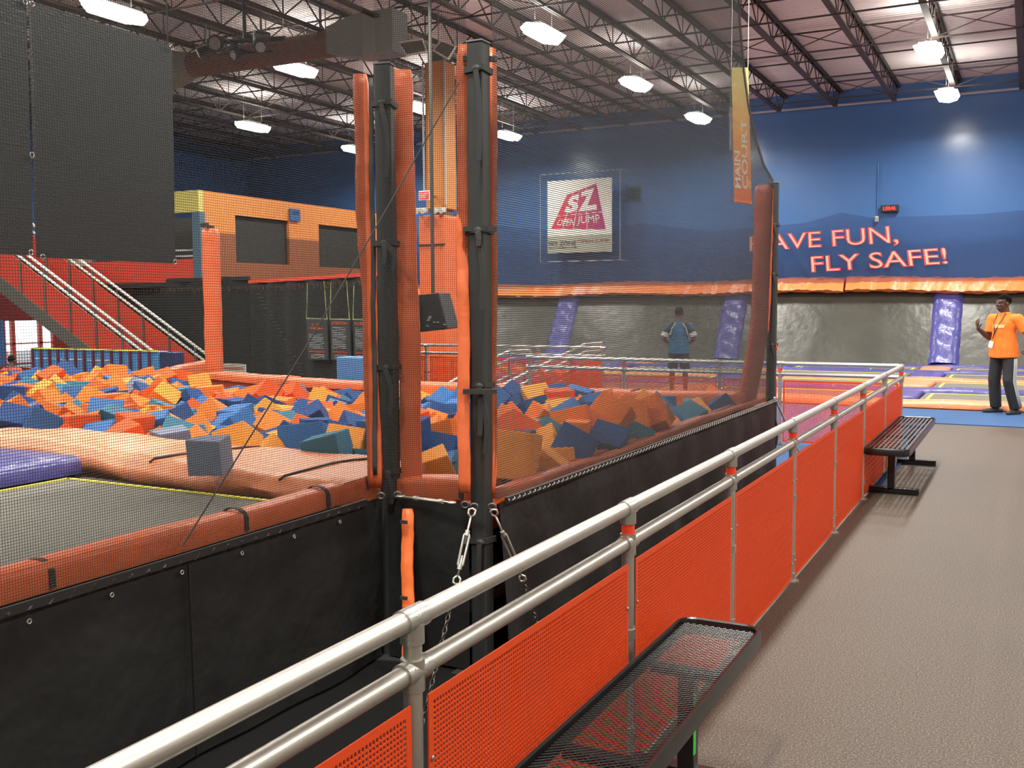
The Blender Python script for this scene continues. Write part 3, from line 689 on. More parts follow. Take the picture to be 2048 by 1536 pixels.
# far corner column with orange padding
pc = thing('padded_post', 'slim orange padded post rising from the back left corner of the foam pit', 'post', (-9.35, 9.75, 0))
CB = atd(425, 600, (Vector((-9.35, 9.75, 1.7))-CAM).dot(_f)); zt = onx(425, 458, CB.x).z
MB().cyl((CB.x, CB.y, 0), (CB.x, CB.y, zt+.04), .05, 14).build('tube', POSTM, pc)
mb = MB(); soft_pad(mb, [(CB.x, CB.y, zt), (CB.x, CB.y, .75)], .19, .19, sd, 9, 30); mb.build('post_pad', VINYL, pc, smooth=True)
MB().box((CB.x, CB.y-.10, zt+.04), (.12, .03, .05)).build('bracket', BLACKP, pc)
# rim pads
def rim(pts, w, h, z0, lab, seed, m=VINYL, straps=(), wave=.008, grp=None):
    o = None; mb = MB()
    for a, b in zip(pts[:-1], pts[1:]):
        L = (Vector(b)-Vector(a)).length; pad_strip(mb, a, b, w, h, z0, wave, max(6, int(L*7)), seed)
    o = mb.build('rim_pad', m, smooth=True); tag(o, lab, 'rim pad', grp)
    if straps:
        for (x, y, ax) in straps:
            s = MB(); P = []
            for k in range(9):
                t = math.pi*k/8; q = math.cos(t)*(w/2+.006); zz = z0+.01+math.sin(t)**.45*(h-.002)
                P.append(Vector((x+(q if ax == 'x' else 0), y+(q if ax == 'y' else 0), zz)))
            for k in range(8): s.bar(P[k], P[k+1], .022, .004, up=(0, 0, 1) if 0 < k < 7 else ((1, 0, 0) if ax == 'x' else (0, 1, 0)))
            s.build('pad_strap', STRAP, o)
    return o
rim([(-2.83, -1.5), (-2.83, 3.88)], .12, .09, ZR-.015, 'long orange rim pad between the near trampoline and the left black apron', 1, straps=[(-2.83, 2.12, 'x'), (-2.83, 3.02, 'x'), (-2.83, 3.55, 'x')], wave=.007)
rim([(-2.66, 3.99), (-2.24, 4.05)], .16, .09, ZR-.01, 'short orange rim pad between the two near posts', 2, straps=[(-2.32, 4.04, 'y')])
rim([(-2.225, 4.1), (-2.19, 9.3)], .07, .035, ZR-.02, 'thin orange rim pad along the right edge of the foam pit', 3)
rim([(-2.3, 9.05), (-7.5, 8.98), (-9.2, 9.55)], .30, .09, ZR-.03, 'orange rim pad along the back edge of the foam pit', 4, straps=[(-4.62, 9.04, 'y'), (-3.35, 9.04, 'y')])
rim([(-9.05, 8.15), (-10.5, 10.7)], .16, .16, ZR-.06, 'slanting orange rim pad left of the slim padded post', 5)
# inner faces of the pit
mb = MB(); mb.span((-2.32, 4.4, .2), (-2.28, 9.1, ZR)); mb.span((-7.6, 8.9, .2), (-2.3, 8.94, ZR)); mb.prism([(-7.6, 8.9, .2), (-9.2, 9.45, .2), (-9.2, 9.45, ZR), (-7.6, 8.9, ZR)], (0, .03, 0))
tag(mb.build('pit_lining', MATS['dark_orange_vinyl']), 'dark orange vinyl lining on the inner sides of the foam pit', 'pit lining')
tag(MB().span((-11.9, 4.0, .0), (-2.3, 9.2, .25))  .build('underlay', TARP), 'black underlay beneath the foam blocks of the pit', 'pit base')
# wavy pad between near trampoline and pit
mb = MB()
def hump(x): return .055*math.exp(-((x+5.4)/.9)**2)+.02*math.sin(x*1.3)
def yn(x): return 3.62+.22/(1+math.exp((x+3.9)*-3))*0+.28/(1+math.exp((x+4.5)*3.5))
def fn(u, v):
    x = -12+9.22*u; yf = yn(x); yb = 4.42
    pr = [(yf+.05, -.03), (yf, .02), (yf+.06, .085), ((yf+yb)/2, .10), (yb-.06, .085), (yb, .02), (yb-.03, -.25)]
    t = v*6; i = min(int(t), 5); k = t-i
    return Vector((x, pr[i][0]*(1-k)+pr[i+1][0]*k, ZR-.015+pr[i][1]*(1-k)+pr[i+1][1]*k+(hump(x) if pr[i][1] > 0 else 0)+.006*math.sin(x*11+v*7)))
mb.grid(fn, 110, 18); mb.add([fn(1, k/18) for k in range(19)], [tuple(range(19))])
wp = tag(mb.build('rim_pad', PEACH, smooth=True, auto=70), 'wide wavy orange pad between the near trampoline and the foam pit', 'rim pad')
for x in (-6.4, -4.05, -3.15): MB().tube([fn((x+.02*k+12)/9.22, .28+.5*k/10)+Vector((0, 0, .006)) for k in range(11)], .006, 5).build('seam_cord', CORDB, wp)
# near trampolines
def near_tramp(xa, xb, ya, yb, lab):
    o = thing('trampoline', lab, 'trampoline', ((xa+xb)/2, (ya+yb)/2, 0)); z = .785
    MB().span((xa, ya, z), (xb, yb, z+.008)).build('bed', BED, o)
    e = .02; mb = MB(); zt = z+.012
    for a, b in (((xa+e, ya+e), (xb-e, ya+e)), ((xa+e, yb-e), (xb-e, yb-e)), ((xa+e, ya+e), (xa+e, yb-e)), ((xb-e, ya+e), (xb-e, yb-e))): mb.bar((*a, zt), (*b, zt), .022, .006)
    mb.build('edge_line', YELLOW, o)
    mb = MB()
    for a, b in (((xa-.08, ya-.08), (xb+.08, ya-.08)), ((xa-.08, yb+.08), (xb+.08, yb+.08)), ((xa-.08, ya-.08), (xa-.08, yb+.08)), ((xb+.08, ya-.08), (xb+.08, yb+.08))): mb.bar((*a, z-.04), (*b, z-.04), .16, .05)
    mb.build('spring_frame', BLACKP, o)
    mb = MB()
    for x in (xa, xb):
        for y in (ya, yb): mb.box((x, y, .37), (.06, .06, .735))
    mb.build('leg', BLACKP, o)
near_tramp(-4.47, -2.98, -1.6, 3.55, 'near grey trampoline with yellow edge behind the orange rim, lower left')
near_tramp(-8.0, -5.5, -1.6, 3.6, 'second near trampoline beyond the purple pad')
pp = pad_strip(MB(), (-4.97, -1.5), (-4.97, 3.72), .78, .10, ZR-.015, .004, 30, 3).build('trampoline_pad', PURPLE, smooth=True)
tag(pp, 'purple pad at the left edge beside the near grey trampoline', 'trampoline pad')
# aprons of black tarp
def apron(a, b, z1, lab, seed, folds=.02, bulge=0.0, n=None, zb=.02):
    a, b = Vector(a), Vector(b); d = b-a; L = d.length; nrm = Vector((d.y, -d.x, 0)).normalized(); rnd = random.Random(seed); ph = [rnd.uniform(0, 6) for _ in range(3)]
    def fn(u, v):
        s = u*L; f = folds*(math.sin(s*5+ph[0]+v*1.3)+.6*math.sin(s*11+ph[1]-v*2))*(.25+.75*v)
        return a+d*u+nrm*(f+bulge*v)+Vector((0, 0, z1+(zb-z1)*v))
    return tag(MB().grid(fn, n or int(L*24), 14).build('apron', TARP, smooth=True), lab, 'apron')
ap = apron((-2.70, -1.5, 0), (-2.70, 3.86, 0), .79, 'large black tarp apron under the left orange rim pad', 1, .012)
mb = MB(); rnd = random.Random(5)
for y in [k*.31+1.35 for k in range(8)]: MB().tube([(-2.702+.018, y+.007*math.cos(t), .74+.007*math.sin(t)) for t in [2*math.pi*k/8 for k in range(8)]], .0025, 5, closed=True).build('grommet', GALV, ap)
mb = MB(); P = []
for k in range(210): y = -1.4+5.1*k/209; P.append((-2.69+.012*math.cos(k*2.0), y, .785+.014*math.sin(k*2.0)))
mb.tube(P, .006, 5); mb.bar((-2.685, -1.4, .79), (-2.685, 3.72, .79), .012, .03); mb.build('lacing_rope', CORDB, ap)
mb = MB()
for y in (2.62, .9): mb.bar((-2.682, y, .76), (-2.684, y+.012, .04), .010, .004, up=(0, 1, 0))
mb.build('seam', CORDB, ap)
a2_ = apron((-2.68, 3.88, 0), (-2.24, 3.89, 0), .79, 'short black tarp apron between the two near posts', 2, .006)
a3_ = apron((-2.13, 3.97, 0), (-2.06, 9.30, 0), .79, 'long dark apron under the right edge of the foam pit', 3, .022, .03, 150)
mb = MB(); P = []
LW = mat('pale_lacing', (.30, .31, .29), .6)
for k in range(300): y = 4.0+5.3*k/299; P.append((-2.10+.06*(y-4)/5.3+.012*math.cos(k*2.1), y, .80+.013*math.sin(k*2.1)))
mb.tube(P, .0032, 4); mb.build('lacing_cord', LW, a3_)
mb = MB(); mb.bar((-2.105, 4.0, .80), (-2.045, 9.3, .80), .016, .026); mb.build('edge_rope', CORDB, a3_)
# orange strip pad on the short apron
o = soft_pad(MB(), [P_at(815, 1018, LB, -.04), P_at(816, 1212, LB, -.14), P_at(818, 1330, LB, -.20)], .056, .035, sd, 8, 24).build('apron_pad', mat('plain_orange', (.85, .17, .03), .5, bump=.3, bscale=8, dist=.02), smooth=True)
tag(o, 'narrow upright orange pad strip on the black apron below the left near post', 'pad')
mb = MB()
for yy in (1043, 1195): mb.bar(P_at(800, yy, LB, -.10 if yy < 1100 else -.18), P_at(815, yy+2, LB, -.10 if yy < 1100 else -.18), .014, .014)
mb.build('pad_strap', STRAP, o)
# turnbuckles and chains
def turnbuckle(name_label, a, b, chain_to=None):
    a, b = Vector(a), Vector(b); d = b-a; L = d.length; d.normalize(); o = thing('turnbuckle', name_label, 'turnbuckle', a)
    s = d.cross(Vector((0, 0, 1)) if abs(d.z) < .9 else Vector((1, 0, 0))); s = (sd if abs(d.dot(sd)) < .8 else Vector((0, 0, 1))); s = (s-d*s.dot(d)).normalized()
    m0, m1 = a+d*L*.32, a+d*L*.78
    mb = MB()
    for q in (-1, 1): mb.tube([m0+s*q*.004, m0+d*.012+s*q*.011, m1-d*.012+s*q*.011, m1+s*q*.004], .0052, 8)
    mb.cyl(m0-d*.010, m0+d*.014, .0105, 10).cyl(m1-d*.014, m1+d*.010, .0105, 10); mb.build('body', GALV, o, smooth=True, auto=50)
    MB().cyl(a+d*.03, m0+d*.05, .0045, 8).cyl(m1-d*.05, b-d*.03, .0045, 8).build('threaded_rod', GALV, o, smooth=True)
    for p, q in ((a, 1), (b, -1)):
        mb = MB(); c = p+d*q*.016
        mb.tube([c+d*q*.018+s*.003, c+d*q*.006+s*.014, c-d*q*.012+s*.014, c-d*q*.018, c-d*q*.012-s*.014, c+d*q*.006-s*.014, c+d*q*.018-s*.003], .0048, 8); mb.build('jaw', GALV, o, smooth=True)
    if chain_to is not None:
        e = Vector(chain_to); dd = e-b; n = int(dd.length/.026); dd.normalize(); t1 = dd.cross(Vector((0, 1, 0))).normalized(); t2 = dd.cross(t1)
        ch = thing('chain', 'thin steel chain hanging from the %s turnbuckle to the floor' % ('left' if 'left' in name_label else 'right'), 'chain', b)
        mb = MB()
        for k in range(n):
            c = b+dd*(k+.5)*.026; t = t1 if k % 2 else t2
            mb.tube([c+dd*.017*math.cos(x)+t*.009*math.sin(x) for x in [2*math.pi*i/8 for i in range(8)]], .0028, 5, closed=True)
        mb.build('links', mat('dark_chain', (.14, .14, .13), .4, .8), ch, smooth=True)
XP = -2.08
q = lambda x, y, X=XP: onx(x, y, X)
e1, e2 = q(945, 1018), q(912, 1168)
c1 = q(880, 1300); cf = c1+(c1-e2)*((c1.z-.02)/(e2.z-c1.z))
turnbuckle('left of the two galvanised turnbuckles slanting down from the taller near post', e1, e2, cf)
e3, e4 = q(986, 1020, -2.06), q(1047, 1162, -2.0)
c2 = q(1072, 1240, -1.98); cf = c2+(c2-e4)*((c2.z-.02)/(e4.z-c2.z))
turnbuckle('right of the two galvanised turnbuckles slanting down from the taller near post', e3, e4, cf)
a_ = Vector((L_.x+.06, L_.y-.07, .785)); b_2 = Vector((R_.x-.09, R_.y-.06, .775))
turnbuckle('level galvanised turnbuckle joining the two near posts', P_at(797, 992, LB, -.08), P_at(908, 1006, RB, -.10))
for x, y in ((762, 992), (795, 990), (930, 1010), (948, 1014), (984, 1014)):
    c = P_at(x, y, LB if x < 800 else RB, -.085)
    MB().tube([c+sd*.016*math.cos(t)+Vector((0, 0, .014*math.sin(t))) for t in [2*math.pi*i/10 for i in range(10)]], .0065, 7, closed=True).build('eye_bolt', mat('dark_bolt', (.10, .10, .10), .35, .6), pl if x < 800 else pr, smooth=True)
# stay of the far post
mb = MB(); a = P_at(1549, 795, FB, -.05); b = onz(1583, 870, .42); mb.cyl(a, a+(b-a)*1.6, .010, 8)
mb.build('stay', LIGHTG, pf)
mb = MB(); a = P_at(1545, 820, FB, -.05); P = [a+Vector((.05*math.sin(k*.5), 0, -.07*k)) for k in range(9)]; mb.tube(P, .009, 6); mb.build('loose_strap', STRAP, pf)

# ================================================================== NETS
CORD2 = mat('dark_net_cord', (.016, .017, .016), .8)
def net_plane(name, A, B, zlo, top, label, pitch=.0088, cw=.0022, ch=None):
    """cords in the vertical plane from A to B; top(u)->z, u along plan distance"""
    A, B = Vector((A[0], A[1], 0)), Vector((B[0], B[1], 0)); d = B-A; L = d.length; d.normalize(); n = Vector((d.y, -d.x, 0)); mb = MB()
    def cord(p, q, vertical):
        s = d if vertical else Vector((0, 0, 1)); h = (cw if vertical or not ch else ch)/2; P = []
        for e in (p, q):
            for i, j in ((-1, 0), (0, -1), (1, 0), (0, 1)): P.append(e+s*h*i+n*h*j)
        mb.add(P, [(0, 1, 5, 4), (1, 2, 6, 5), (2, 3, 7, 6), (3, 0, 4, 7)])
    N = int(L/pitch); zs = [top(L*i/N) for i in range(N+1)]
    for i in range(N+1):
        if zs[i] > zlo: p = A+d*(L*i/N); cord(p+Vector((0, 0, zlo)), p+Vector((0, 0, zs[i])), True)
    zm = max(zs); z = zlo
    while z < zm:
        idx = [i for i in range(N+1) if zs[i] >= z]
        if idx: cord(A+d*(L*idx[0]/N)+Vector((0, 0, z)), A+d*(L*idx[-1]/N)+Vector((0, 0, z)), False)
        z += pitch
    return mb
X1 = -2.13
cat = [onx(x, y, X1-.02) for x, y in ((1470, -160), (1474, -40), (1480, 60), (1487, 140), (1497, 215), (1511, 280), (1527, 332), (1545, 362))]
def topR(s):
    y = 3.98+s
    if y <= cat[0].y: return 5.6
    for a, b in zip(cat[:-1], cat[1:]):
        if a.y <= y <= b.y: return a.z+(b.z-a.z)*(y-a.y)/(b.y-a.y)
    return 2.78
mb = net_plane('n', (X1-.02, 3.98), (X1, 9.33), ZR, topR, '', .0105, .0016, .0036)
tag(mb.build('safety_net', CORD), 'large dark safety net between the taller near post and the far post', 'net')
mb = MB(); mb.tube([p+Vector((0, 0, 0)) for p in cat], .008, 6); mb.build('edge_rope', CORDB, bpy.data.objects['safety_net'])
o = net_plane('n', (-2.72, -.2), (-2.72, 3.80), ZR, lambda s: 4.2, '', .0094, .0016).build('safety_net', CORD2); tag(o, 'dark safety net over the near trampoline, left of the near posts', 'net')
o = net_plane('n', (-2.68, 3.84), (-2.24, 3.90), ZR, lambda s: 4.2, '', .0094, .0016).build('safety_net', CORD2); tag(o, 'narrow dark safety net between the two near posts', 'net')
# slanting cord across the net
a = P_at(918, 165, RB, -.1); b = onx(365, 1092, -2.70)
tag(MB().tube([a, a.lerp(b, .3)+Vector((0, 0, -.02)), a.lerp(b, .6)+Vector((0, 0, -.03)), b], .003, 6).build('slanting_rope', CORDB), 'thin black cord slanting down across the left net from the taller near post', 'cord')

# black hanging boards behind the net
XB = -4.98
def board(pts, lab, clips):
    P = [onx(x, y, XB) for x, y in pts]; o = thing('hanging_board', lab, 'board', P[3])
    MB().prism(P, (-.03, 0, 0)).build('sheet', mat('black_mesh_sheet', (.016, .019, .020), .40, bump=.3, bscale=60), o)
    mb = MB()
    for x, y in clips:
        c = onx(x, y, XB+.02); mb.tube([c+Vector((0, .013*math.cos(t), .015*math.sin(t))) for t in [2*math.pi*i/10 for i in range(10)]], .004, 6, closed=True)
    mb.build('clip', mat('chrome', (.6, .6, .6), .2, 1), o, smooth=True)
    mb = MB()
    for p in (P[0], P[1]): mb.cyl((p.x-.015, p.y+(.02 if p is P[0] else -.02), p.z-.01), (p.x-.015, p.y+(.02 if p is P[0] else -.02), 6.9), .003, 6)
    mb.build('cable', CORDB, o)
board([(63, 2), (344, 92), (351, 527), (80, 515)], 'large black board hanging behind the net, the right one with both bottom corners in view', [(64, 8), (343, 95), (350, 524), (86, 514), (64, 310)])
board([(-260, -70), (53, -2), (66, 510), (-260, 498)], 'black board hanging behind the net at the left edge of the picture', [(50, 4), (62, 505)])

# ================================================================== FOAM BLOCKS
cube_me = {}
FM = {'deep': mat('deep_orange_foam', (.80, .10, .015), .9, bump=.4, bscale=160), 'azure': mat('azure_foam', (.045, .16, .42), .9, bump=.4, bscale=160), 'orange': ORF, 'amber': AMBF, 'blue': BLUEF, 'teal': TEALF, 'slate': SLATEF}
def cube_mesh(cn, kind):
    key = (cn, kind)
    if key in cube_me: return cube_me[key]
    bm = bmesh.new(); bmesh.ops.create_cube(bm, size=1.0); rr = random.Random(kind*13+5)
    dims = [(1, 1, 1), (1.05, .95, 1), (1, 1, .72), (1.2, .9, .8)][kind]
    for v in bm.verts: v.co = Vector((v.co.x*dims[0], v.co.y*dims[1], v.co.z*dims[2]))+Vector([rr.uniform(-.05, .05) for _ in range(3)])
    bmesh.ops.bevel(bm, geom=bm.edges[:], offset=.035, segments=2, affect='EDGES', profile=.6)
    me = bpy.data.meshes.new('foam_block'); bm.to_mesh(me); bm.free(); me.materials.append(FM[cn]); cube_me[key] = me; return me
rnd = random.Random(42)
def surf(x, y): # heap height
    h = .70+.05*math.sin(x*1.1+y*.7)+.04*math.sin(x*2.3-y*1.9)
    h += .10*max(0, 1-(y-4.3)/1.2)-.10*max(0, (y-7.6)/1.3)
    if x < -7: h += .04*min(1, (-7-x)/2)
    if x > -3.2: h += .05*(x+3.2)/.8
    return h
def inpit(x, y):
    if y < 4.50 or x > -2.33: return False
    ylim = 8.78 if x > -7.5 else (8.78-(-7.5-x)*.25 if x > -9.2 else 8.3)
    return y < ylim and x > -11.4
top = []; low = []
y = 4.5
row = 0
while y < 8.8:
    x = -2.35-(.095 if row % 2 else 0)
    while x > -11.4:
        jx, jy = x+rnd.uniform(-.035, .035), y+rnd.uniform(-.035, .035)
        if inpit(jx, jy):
            q_ = px((jx, jy, .75))
            if -60 < q_[0]: top.append((jx, jy, q_[2]))
            low.append((jx+.08, jy+.08))
        x -= .226
    y += .220; row += 1
top.sort(key=lambda t: t[2])
def rcol(): 
    r_ = rnd.random()
    return 'orange' if r_ < .26 else 'deep' if r_ < .37 else 'amber' if r_ < .51 else 'blue' if r_ < .76 else 'azure' if r_ < .90 else 'teal' if r_ < .98 else 'slate'
stuffV = MB(); order = list(FM)
def stuff_cube(x, y, z, s, e, cn, kind):
    me = cube_mesh(cn, kind); M = Matrix.Translation((x, y, z)) @ e.to_matrix().to_4x4() @ Matrix.Scale(s, 4)
    stuffV.mi = order.index(cn); stuffV.add([M @ v.co for v in me.vertices], [tuple(p.vertices) for p in me.polygons])
zone = lambda x, y: ('front' if y < 5.3 else 'middle' if y < 6.9 else 'back')
for i, (x, y, dep) in enumerate(top):
    cn = rcol(); kind = rnd.choice([0, 0, 1, 1, 2, 3]); s = rnd.uniform(.205, .25); e = Euler([rnd.uniform(0, 6.3) for _ in range(3)])
    z = surf(x, y)+rnd.uniform(-.085, .10)
    if i < 299:
        o = bpy.data.objects.new('foam_block', cube_mesh(cn, kind)); COL.objects.link(o); o.location = (x, y, z); o.rotation_euler = e; o.scale = (s, s, s)
        side = 'right of both near posts' if px((x, y, z))[0] > 985 else 'left of the taller near post'
        cname = {'deep': 'deep red orange', 'azure': 'mid blue', 'slate': 'slate grey', 'teal': 'teal', 'amber': 'amber yellow', 'blue': 'dark blue', 'orange': 'orange'}[cn]
        tag(o, '%s foam block, %s of the pit, %s' % (cname, zone(x, y), side), 'foam block', '%s foam blocks, %s, %s' % (cname, zone(x, y), side))
    else: stuff_cube(x, y, z, s, e, cn, kind)
for x, y in low:
    if inpit(x, y): stuff_cube(x, y, surf(x, y)-.17, .22, Euler([rnd.uniform(0, 6.3) for _ in range(3)]), rcol(), 0)
tag(stuffV.build('foam_blocks', [FM[k] for k in order]), 'heap of orange, amber and blue foam blocks filling the rest of the pit', 'foam blocks', kind='stuff')
# special blocks
def one_block(p, s, e, cn, lab, kind=0):
    o = bpy.data.objects.new('foam_block', cube_mesh(cn, kind)); COL.objects.link(o); o.location = p; o.rotation_euler = e; o.scale = (s,)*3; tag(o, lab, 'foam block'); return o
p = onx(420, 908, -4.1); one_block(onz(419, 910, .98), .172, (R(4), R(-3), R(24)), 'slate', 'slate grey foam block sitting upright on the wavy orange pad before the pit')
one_block(onx(1262, 862, -2.50), .225, (R(8), R(12), R(20)), 'deep', 'large deep orange foam block by the right pit edge, before a blue one', 1)
one_block(onx(1310, 856, -2.62), .215, (R(20), R(30), R(60)), 'blue', 'large blue foam block behind the deep orange one by the right pit edge', 1)
one_block(onx(1120, 922, -2.52), .20, (R(5), R(-8), R(35)), 'amber', 'large amber foam block at the right front pit edge beside the apron', 1)
one_block(onx(1425, 815, -2.62), .26, (R(20), R(35), R(10)), 'orange', 'orange foam block leaning at the foot of the bent orange post pad', 1)

# ================================================================== LEFT BACKGROUND
# blue padded box with purple posts
YX = 10.9
c0, c1_, c2_ = ony(64, 697, YX), ony(316, 703, YX), ony(300, 790, YX)
bx_ = thing('padded_box', 'long blue padded box with dark red bars and yellow top line behind the pit', 'padded box', ((c0.x+c1_.x)/2, YX, 0))
MB().span((c0.x, YX, .0), (c1_.x, YX+.22, c1_.z)).build('box', LBLUE, bx_, bevel=.02)
MB().span((c1_.x+.001, YX+.03, .0), (ony(351, 705, YX+.03).x, YX+.20, c1_.z-.01)).build('end_pad', DBLUE, bx_, bevel=.01)
mb = MB(); Wb = c1_.x-c0.x
for k in range(14): x = c0.x+Wb*(k+.15)/14; MB().span((x-.018, YX-.035, .3), (x+.018, YX-.001, c1_.z)).build('upright_bar', mat('dark_red_bar', (.13, .02, .05), .5), bx_)
mb = MB()
for k, zz in ((0, .16), (1, .46)):
    for j in range(9): x = c0.x+Wb*(j+.65)/14; MB().span((x-.06, YX-.008, c1_.z-zz-.012), (x+.06, YX-.001, c1_.z-zz+.012)).build('seam', LIGHTG, bx_)
for j in range(9, 14): x = c0.x+Wb*(j+.65)/14; MB().span((x-.06, YX-.008, c1_.z-.32-.012), (x+.06, YX-.001, c1_.z-.32+.012)).build('seam', LIGHTG, bx_)
MB().span((c0.x, YX-.03, c1_.z), (c1_.x, YX+.0, c1_.z+.015)).build('top_line', YELLOW, bx_)
# stair with red infill and white handrails
def stair():
    Y0, Y1 = 14.5, 15.75
    st = thing('staircase', 'staircase with red side panels and white handrails climbing left to a landing', 'staircase', (-15, Y0, 0))
    T = [ony(x, y, Y0) for x, y in ((85, 533), (305, 702))]; d = (T[1]-T[0]); sl = d.z/d.x
    xb = T[0].x+(0.62-T[0].z)/sl   # where the rail is .95 above floor
    xt = T[0].x-2.6
    zr = lambda x: T[0].z+sl*(x-T[0].x)
    xt = ony(-120, 400, Y0).x
    for Y, nm in ((Y0, 'near'), (Y1, 'far')):
        for dzz, m, r_ in ((0, ALU2, .03), (-.17, ALU2, .028)): MB().tube([(xt, Y, zr(xt)+dzz), (xb, Y, zr(xb)+dzz)], r_, 10).build('handrail', m, st, smooth=True)
        a, b = (xt, zr(xt)), (xb, zr(xb))
        mb = MB(); mb.prism([(a[0], Y+.02, a[1]-.28), (b[0], Y+.02, b[1]-.28), (b[0], Y+.02, .0), (a[0]+(.99-a[1])/sl, Y+.02, .0), (a[0], Y+.02, a[1]-.98)], (0, .02, 0)); mb.build('side_panel', REDW, st)
        mb = MB(); xs = a[0]+(.99-a[1])/sl; mb.prism([(a[0], Y-.02, a[1]-.96), (xs+.04, Y-.02, .0), (xs-.50, Y-.02, 0), (a[0], Y-.02, a[1]-1.34)], (0, .06, 0)); mb.build('stringer', GREY, st)
        for k in range(9): x = xt+(xb-xt)*(k+.5)/9; MB().cyl((x, Y, max(0, zr(x)-1.0)), (x, Y, zr(x)), .022, 8).build('post', GREY, st)
    n = 14; mb = MB()
    xs = xt+(1.02-zr(xt))/sl
    for k in range(n): x = xt+(xs-xt)*(k+.5)/n; MB().box((x, (Y0+Y1)/2, zr(x)-1.0), (abs(xs-xt)/n, Y1-Y0-.1, .04)).build('tread', GREY, st)
ALU2 = mat('white_rail', (.72, .72, .66), .4)
stair()
a = ony(-80, 512, 16.2); b = ony(166, 532, 16.2)
tag(MB().span((a.x, 16.2, b.z), (b.x, 16.45, b.z+.34)).build('landing_fascia', BEIGE), 'pale beige landing beam behind the top of the stairs', 'beam')
rw = MB().span((-26, 17.6, 0), (ony(270, 600, 17.6).x, 17.8, 2.62)); 
a, b = ony(-10, 640, 17.6), ony(110, 722, 17.6)
rw = MB(); xe = ony(270, 600, 17.6).x; z1_, z0_ = a.z, b.z-.2
rw.span((-25.9, 17.6, z1_), (xe, 17.75, 2.62)).span((b.x, 17.6, 0), (xe, 17.75, z1_)).span((-25.9, 17.6, 0), (b.x, 17.75, z0_))
tag(rw.build('partition_wall', REDW), 'red partition wall under the landing, behind the stairs', 'wall')
# orange mezzanine room
XO = -16.0
c = {k: onx(*p, XO) for k, p in dict(tl=(397, 380), tr=(735, 426), w1a=(470, 430), w1b=(580, 530), w2a=(637, 449), w2b=(728, 538), n1=(577, 417), n2=(597, 443)).items()}
zt_, zb_ = c['tl'].z, 2.20; ya_, yb_ = c['tl'].y, c['tr'].y+.6
mr = thing('mezzanine_room', 'orange painted upper room with two black screened openings', 'upper room', (XO, ya_, 0))
FADE = bpy.data.materials.new('orange_with_net_shade'); FADE.use_nodes = True; nt = FADE.node_tree; g = nt.nodes.new('ShaderNodeNewGeometry'); sz = nt.nodes.new('ShaderNodeSeparateXYZ')
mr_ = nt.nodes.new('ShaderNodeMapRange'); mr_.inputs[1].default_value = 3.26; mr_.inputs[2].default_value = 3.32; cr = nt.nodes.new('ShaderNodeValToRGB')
cr.color_ramp.elements[0].color = (.21, .070, .026, 1); cr.color_ramp.elements[1].color = (.62, .21, .045, 1)  # darker lower band: shading from the black net, put into the wall colour
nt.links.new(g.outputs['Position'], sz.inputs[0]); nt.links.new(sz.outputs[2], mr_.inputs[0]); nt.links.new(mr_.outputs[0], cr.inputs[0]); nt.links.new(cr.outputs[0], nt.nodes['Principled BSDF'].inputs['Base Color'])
def openings(mb, y0, y1, z0, z1, wins):
    ys = y0
    for (a, b, c_, d) in wins: mb.span((XO-.15, ys, z0), (XO, a, z1)); mb.span((XO-.15, a, z0), (XO, b, c_)); mb.span((XO-.15, a, d), (XO, b, z1)); ys = b
    mb.span((XO-.15, ys, z0), (XO, y1, z1))
wins = [(c['w1a'].y, c['w1b'].y, c['w1b'].z, c['w1a'].z), (c['w2a'].y, c['w2b'].y, c['w2b'].z, c['w2a'].z)]
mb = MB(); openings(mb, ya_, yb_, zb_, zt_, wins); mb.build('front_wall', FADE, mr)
for (a, b, z0, z1) in wins: MB().span((XO-.12, a, z0), (XO-.08, b, z1)).build('screen', SCREEN, mr)
mb = MB(); mb.span((XO-5, ya_-.02, zt_-.46), (XO+.005, ya_+.12, zt_+.002)); mb.build('side_header', YELW, mr)
mb = MB(); mb.span((XO-5, ya_+1.5, zb_), (XO-.1, ya_+1.6, zt_-.4)); mb.build('side_screen', SCREEN, mr)
mb = MB(); mb.span((XO-.2, ya_-.02, zb_), (XO+.02, ya_+.14, zt_-.46)); mb.build('corner_trim', mat('steel_blue', (.06, .12, .17), .5), mr)
mb = MB(); mb.span((XO-5, ya_+.05, zb_+.55), (XO-.2, ya_+.1, zb_+.58)); mb.span((XO-5, ya_+.05, zb_+.68), (XO-.2, ya_+.1, zb_+.71)); mb.build('side_rail', LIGHTG, mr)
mb = MB(); mb.span((XO-5, ya_+.02, zb_), (XO-.2, ya_+.08, zb_+.5)); mb.build('side_panel', REDW, mr)
MB().span((XO-5, ya_, zb_-.1), (XO, yb_, zb_)).build('floor_slab', BLACKP, mr)
mb = MB()
for y in (ya_+.3, yb_-.3): mb.span((XO-.4, y-.1, 0), (XO-.2, y+.1, zb_-.1))
mb.build('support', BLACKP, mr)
s1 = thing('court_sign', 'small blue sign numbered 1 on the orange room', 'sign', (XO+.05, c['n1'].y, c['n2'].z))
MB().span((XO+.02, c['n1'].y, c['n2'].z), (XO+.06, c['n2'].y, c['n1'].z)).build('plate', SIGNBLUE, s1)
y1_, y2_, z1_, z2_ = c['n1'].y, c['n2'].y, c['n2'].z, c['n1'].z
text_on(MB(), '1', (XO+.065, y1_+.16, z1_+.08), (XO+.065, y2_-.16, z1_+.08), (XO+.065, y1_+.16, z2_-.22), (XO+.065, y2_-.16, z2_-.22), .04).build('digit', BLACKP, s1)
